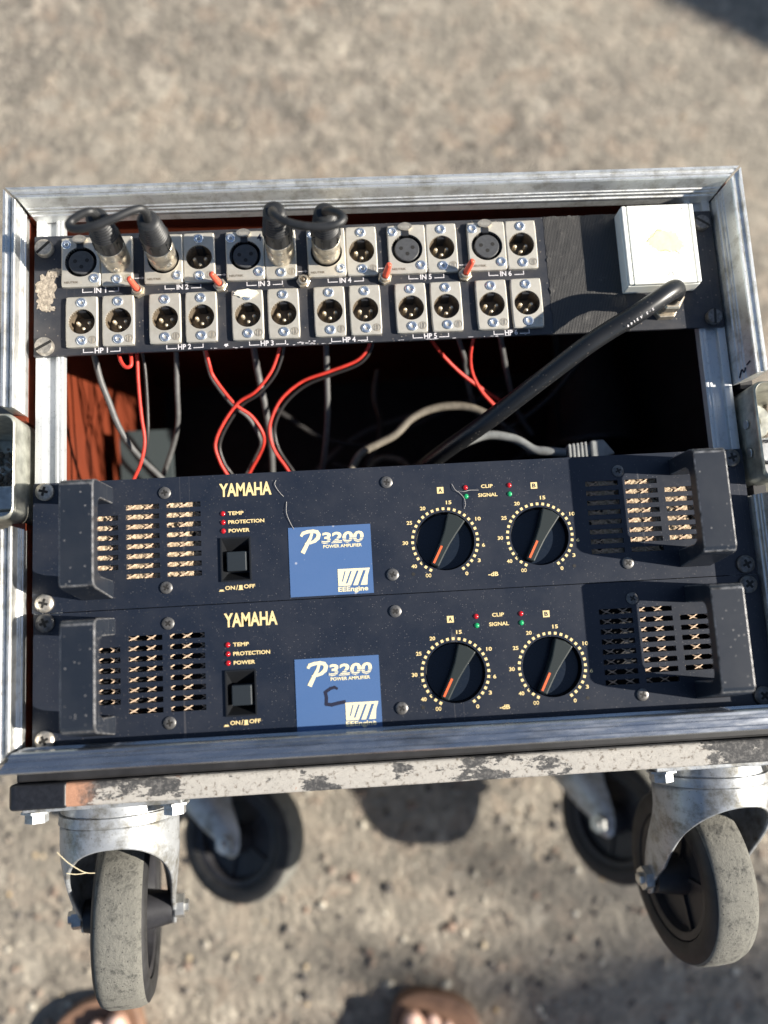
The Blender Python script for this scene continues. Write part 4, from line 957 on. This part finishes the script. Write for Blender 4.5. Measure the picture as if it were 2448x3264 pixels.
MB().prism([(kq[0] + 16, kq[1] - 7), (kq[0] + 26, kq[1] - 7), (kq[0] + 34, kq[1] - 4), (kq[0] + 26, kq[1] + 7), (kq[0] + 16, kq[1] + 6.5)], kq[2] - 8, kq[2] + 8).build('plug_body', 'cable_pale', kroot, bevel=1.5)
# dark tapered tube and a grey plate lying deeper in the case
ct = MB().lathe([(0, 44), (4, 45), (8, 43), (60, 34), (110, 24), (116, 22)], 40, (0, 0, 0), 'y').build('tapered_tube', 'hub_plastic', None, smooth=40)
ct.location = (.438, .222, (-190 + H) * .001); tag(ct, 'big dark tapered tube standing in the shadowed right of the case', 'tube')
gp = MB().box(0, 46, 0, 70, 0, 3).build('grey_plate', 'plate_teal', None, bevel=.6); gp.location = (.012, .182, (-170 + H) * .001); gp.rotation_euler = (R_(8), 0, 0)
tag(gp, 'dull grey plate deep in the case behind the leftmost wires', 'plate')
# lint fibres lying on the upper amplifier
for lb, pts in (('pale lint fibre lying across the clip light of the upper amplifier', [(280, 160.5, .6), (282, 156, 1.4), (284.5, 154.2, 1.0), (287.5, 150.5, .6), (288.2, 146, 1.2), (287.2, 143, .4)]),
                ('short lint fibre branching towards the CLIP lettering', [(284.2, 155.2, .8), (288, 154.6, 1.6), (292, 155.4, .8), (298, 155.2, .5)]),
                ('curved lint fibre above the blue badge of the upper amplifier', [(161.8, 169, .5), (160.9, 166, 1.0), (163.5, 161, .6), (166.5, 157.6, .4)]),
                ('fine lint fibre touching the top edge of the upper blue badge', [(168.2, 154, .5), (167.9, 147, 1.1), (169.6, 141, .7), (172.4, 135.2, .6)])):
    cable('lint_fibre', lb, 'fibre', 'lint', .16, pts, 'stray lint fibres', 5)

mat('straw', (.50, .44, .30), .8)
for lb, pts in (('pale straw blade sticking up from the front left caster fork', [(30, -82, -32), (27, -78, -20), (20, -70, -12), (14, -62, -8)]),
                ('second straw blade lying along the arch of the front left fork', [(27, -80, -26), (22, -79, -20), (17, -77, -16)])):
    cable('dry_straw', lb, 'straw', 'straw', .28, pts, 'bits of straw caught in the caster', 5)

# ================================================================== PERSON (feet at the lower edge)
def ell(mb, c_, r, n=16, m_=10, rz=0):
    vs = []; ca, sa = math.cos(rz), math.sin(rz)
    for i in range(m_ + 1):
        ph = math.pi * i / m_
        for j in range(n):
            th = 2 * math.pi * j / n; x, y, z_ = r[0] * math.sin(ph) * math.cos(th), r[1] * math.sin(ph) * math.sin(th), r[2] * math.cos(ph)
            vs.append((c_[0] + x * ca - y * sa, c_[1] + x * sa + y * ca, c_[2] + z_))
    mb.add(vs, [(i * n + j, i * n + (j + 1) % n, (i + 1) * n + (j + 1) % n, (i + 1) * n + j) for i in range(m_) for j in range(n)])
PR = (100, -470, -H)
per = thing('person', 'bare toes of a person standing in brown sandals at the lower picture edge', 'person', PR)
body = MB(); SOLE = 20
feet = ((-84, -312, 1, R_(6)), (272, -330, -1, R_(-5)))     # big-toe side: +x for the left foot
for fx, fy, sg, yaw in feet:
    ca, sa = math.cos(yaw), math.sin(yaw)
    def fp_(u, v_, z_): return (fx + u * ca - v_ * sa - PR[0], fy + u * sa + v_ * ca - PR[1], z_)
    for k, (u, v_, rr_, ln) in enumerate(((25, 0, 12.5, 24), (4, -3, 9, 19), (-12, -10, 8.5, 18), (-26, -19, 8, 16), (-38, -31, 8, 15))):
        ell(body, fp_(sg * u, v_ - ln * .55, SOLE + rr_ * .82), (rr_, ln * .75, rr_ * .86), rz=yaw)
        ell(body, fp_(sg * u * .95, v_ - ln * 1.7, SOLE + rr_ + 4), (rr_ * .95, ln * 1.3, rr_ * .95), rz=yaw)
    ell(body, fp_(-sg * 4, -75, SOLE + 20), (46, 50, 20), rz=yaw); ell(body, fp_(-sg * 4, -125, SOLE + 28), (38, 62, 28), rz=yaw)
    ell(body, fp_(0, -180, SOLE + 40), (34, 55, 42), rz=yaw); ell(body, fp_(0, -222, SOLE + 30), (32, 34, 32), rz=yaw)
    a0 = fp_(0, -195, 60)
    hipx = (60 if sg > 0 else 175) - PR[0]
    body.tube([(a0[0], a0[1], 50), (a0[0], a0[1], 110), (a0[0] * .95 + hipx * .05, a0[1] - 10, 250), (a0[0] * .75 + hipx * .25, a0[1] + 5, 430), (a0[0] * .45 + hipx * .55, a0[1] - 5, 620), (hipx, a0[1] - 20, 860)], [40, 36, 38, 52, 56, 50, 54, 58, 66, 74, 80, 82], 18, sub=5)
ell(body, (117 - PR[0], -540 - PR[1], 880), (165, 115, 110))
bo = body.build('body', 'skin', per, fix=False)
rm = bo.modifiers.new('remesh', 'REMESH'); rm.mode = 'VOXEL'; rm.voxel_size = .0032; rm.use_smooth_shade = True
sm = bo.modifiers.new('smooth', 'SMOOTH'); sm.factor = .5; sm.iterations = 4
for fx, fy, sg, yaw in feet:
    ca, sa = math.cos(yaw), math.sin(yaw)
    def fp2(u, v_): return (fx + u * ca - v_ * sa - PR[0], fy + u * sa + v_ * ca - PR[1])
    ol = [(8, 15), (28, 13), (41, 3), (46, -18), (45, -50), (38, -100), (33, -150), (34, -200), (26, -236), (0, -248), (-26, -238), (-36, -200), (-38, -150), (-46, -100), (-52, -55), (-50, -22), (-40, -2), (-18, 11)]
    pts = smooth_path([(sg * u, v_, 0) for u, v_ in ol] + [(sg * ol[0][0], ol[0][1], 0)], 4)[:-1]
    q = [fp2(p.x, p.y) for p in pts]
    if sg < 0: q = q[::-1]
    sd_o = MB().prism(q, .5, SOLE).build('sandal', 'sandal_brown', per, bevel=3, seg=3)
    st_ = MB()
    for v0, wdt, hgt in ((-72, 34, 36), (-168, 24, 62)):
        n = 14; vs = []
        for k in range(n + 1):
            a = math.pi * k / n
            for dv in (-wdt / 2, wdt / 2):
                x, y = fp2(50 * math.cos(a), v0 + dv); vs.append((x, y, SOLE - 4 + (hgt + 4) * math.sin(a) ** .8))
        st_.add(vs, [(2 * k, 2 * k + 1, 2 * k + 3, 2 * k + 2) for k in range(n)])
    so2 = st_.build('sandal_strap', 'sandal_brown', sd_o, smooth=60, fix=False); sl = so2.modifiers.new('thick', 'SOLIDIFY'); sl.thickness = .003; sl.offset = 1
    for k, (u, v_, rr_, ln) in enumerate(((25, 0, 12.5, 24), (4, -3, 9, 19), (-12, -10, 8.5, 18), (-26, -19, 8, 16), (-38, -31, 8, 15))):
        nl = MB(); x, y = fp2(sg * u, v_ - ln * .22); ell(nl, (x, y, SOLE + rr_ * 1.38), (rr_ * .62, ln * .3, rr_ * .26), 12, 6, yaw)
        nl.build('toenail', 'nail', per, smooth=60, fix=False)
sh = MB()
sh.tube([(60 - PR[0] + 10, -535 - PR[1], 900), (40 - PR[0], -525 - PR[1], 700), (0 - PR[0], -515 - PR[1], 520)], [100, 104, 100, 98, 98, 96, 96], 20, cap=False, sub=3)
sh.tube([(175 - PR[0] - 10, -545 - PR[1], 900), (195 - PR[0], -535 - PR[1], 700), (225 - PR[0], -530 - PR[1], 520)], [100, 104, 100, 98, 98, 96, 96], 20, cap=False, sub=3)
ell(sh, (117 - PR[0], -540 - PR[1], 900), (180, 128, 120))
sh.build('shorts', 'shorts_cloth', per, smooth=60, fix=False)

# ================================================================== UNSEEN OCCLUDER added to shade the upper right ground, and a tree
def occluder(label, x, y, rz, w_, d_, h_):
    root = thing('shade_occluder', label, 'shadow caster', (x, y, -H), 'shadow casters added out of view to the right'); root.rotation_euler[2] = rz
    bd = MB().box(-d_ / 2, d_ / 2, -w_ / 2, w_ / 2, 1, h_).build('occluder_body', 'occluder_black', root, bevel=8, seg=3)
    MB().box(-d_ / 2 - 4, -d_ / 2 - .5, -w_ / 2 + 20, w_ / 2 - 20, 30, h_ - 30).build('occluder_front', 'chassis_black', root, bevel=2)
    for qx in (-1, 1):
        for qy in (-1, 1):
            for zz in (0, h_ - 42): MB().box(qx * d_ / 2 - 22 * (qx > 0) - 2 * (qx < 0), qx * d_ / 2 + 22 * (qx < 0) + 2 * (qx > 0), qy * w_ / 2 - 22 * (qy > 0) - 2 * (qy < 0), qy * w_ / 2 + 22 * (qy < 0) + 2 * (qy > 0), zz + .5, zz + 44).build('corner_guard', 'hub_plastic', root, bevel=3)
    MB().tube([(-60, w_ / 2, h_ * .6), (-60, w_ / 2 + 28, h_ * .6), (60, w_ / 2 + 28, h_ * .6), (60, w_ / 2, h_ * .6)], 8, 10, sub=4).build('carry_handle', 'hub_plastic', root, smooth=60)
tr_o = (6260, -1385, -H)
tree = thing('young_tree', 'small leafy tree standing far off to the right, shading the lower right ground', 'tree', tr_o)
mat('bark', (.09, .07, .055), .9, 0, var=.4, vscale=40, bumps=(60, .01, .8)); mat('leaf', (.055, .10, .03), .6, 0, var=.4, vscale=8)
tk = MB().tube([(0, 0, -50), (15, 10, 700), (-10, 25, 1500), (20, 0, 2300), (0, 10, 3200)], [75, 70, 66, 62, 58, 54, 50, 46, 42, 38, 34, 30, 26, 22, 18, 14, 10], 12, sub=4)
rd = random.Random(21); clumps = []
for k in range(46):
    while True:
        p = Vector((rd.uniform(-1, 1), rd.uniform(-1, 1), rd.uniform(-1, 1)))
        if .25 < p.length < 1: break
    clumps.append(Vector((p.x * 760, p.y * 780, 2850 + p.z * 780)))
for c_ in clumps[::3]: tk.tube([(0, 10, 1500 + rd.uniform(0, 900)), tuple(c_ * .6 + Vector((0, 0, 900))), tuple(c_)], [16, 14, 12, 10, 8, 6, 5, 4, 3], 6, sub=4)
tk.build('trunk', 'bark', tree, smooth=60)
lv = MB()
for c_ in clumps:
    for k in range(125):
        d = Vector((rd.gauss(0, 1), rd.gauss(0, 1), rd.gauss(0, 1))) * 115; q = c_ + d
        u = Vector((rd.gauss(0, 1), rd.gauss(0, 1), rd.gauss(0, 1))).normalized(); v_ = u.orthogonal().normalized(); L = rd.uniform(32, 58)
        lv.add([tuple(q - u * L), tuple(q - v_ * L * .45 + u * L * .1), tuple(q + u * L), tuple(q + v_ * L * .45 + u * L * .1)], [(0, 1, 2, 3)])
lv.build('crown', 'leaf', tree, fix=False)
occluder('added unseen tall black cabinet turned at an angle, behind the case to the right', 3440, 750, R_(-32), 560, 900, 1500)
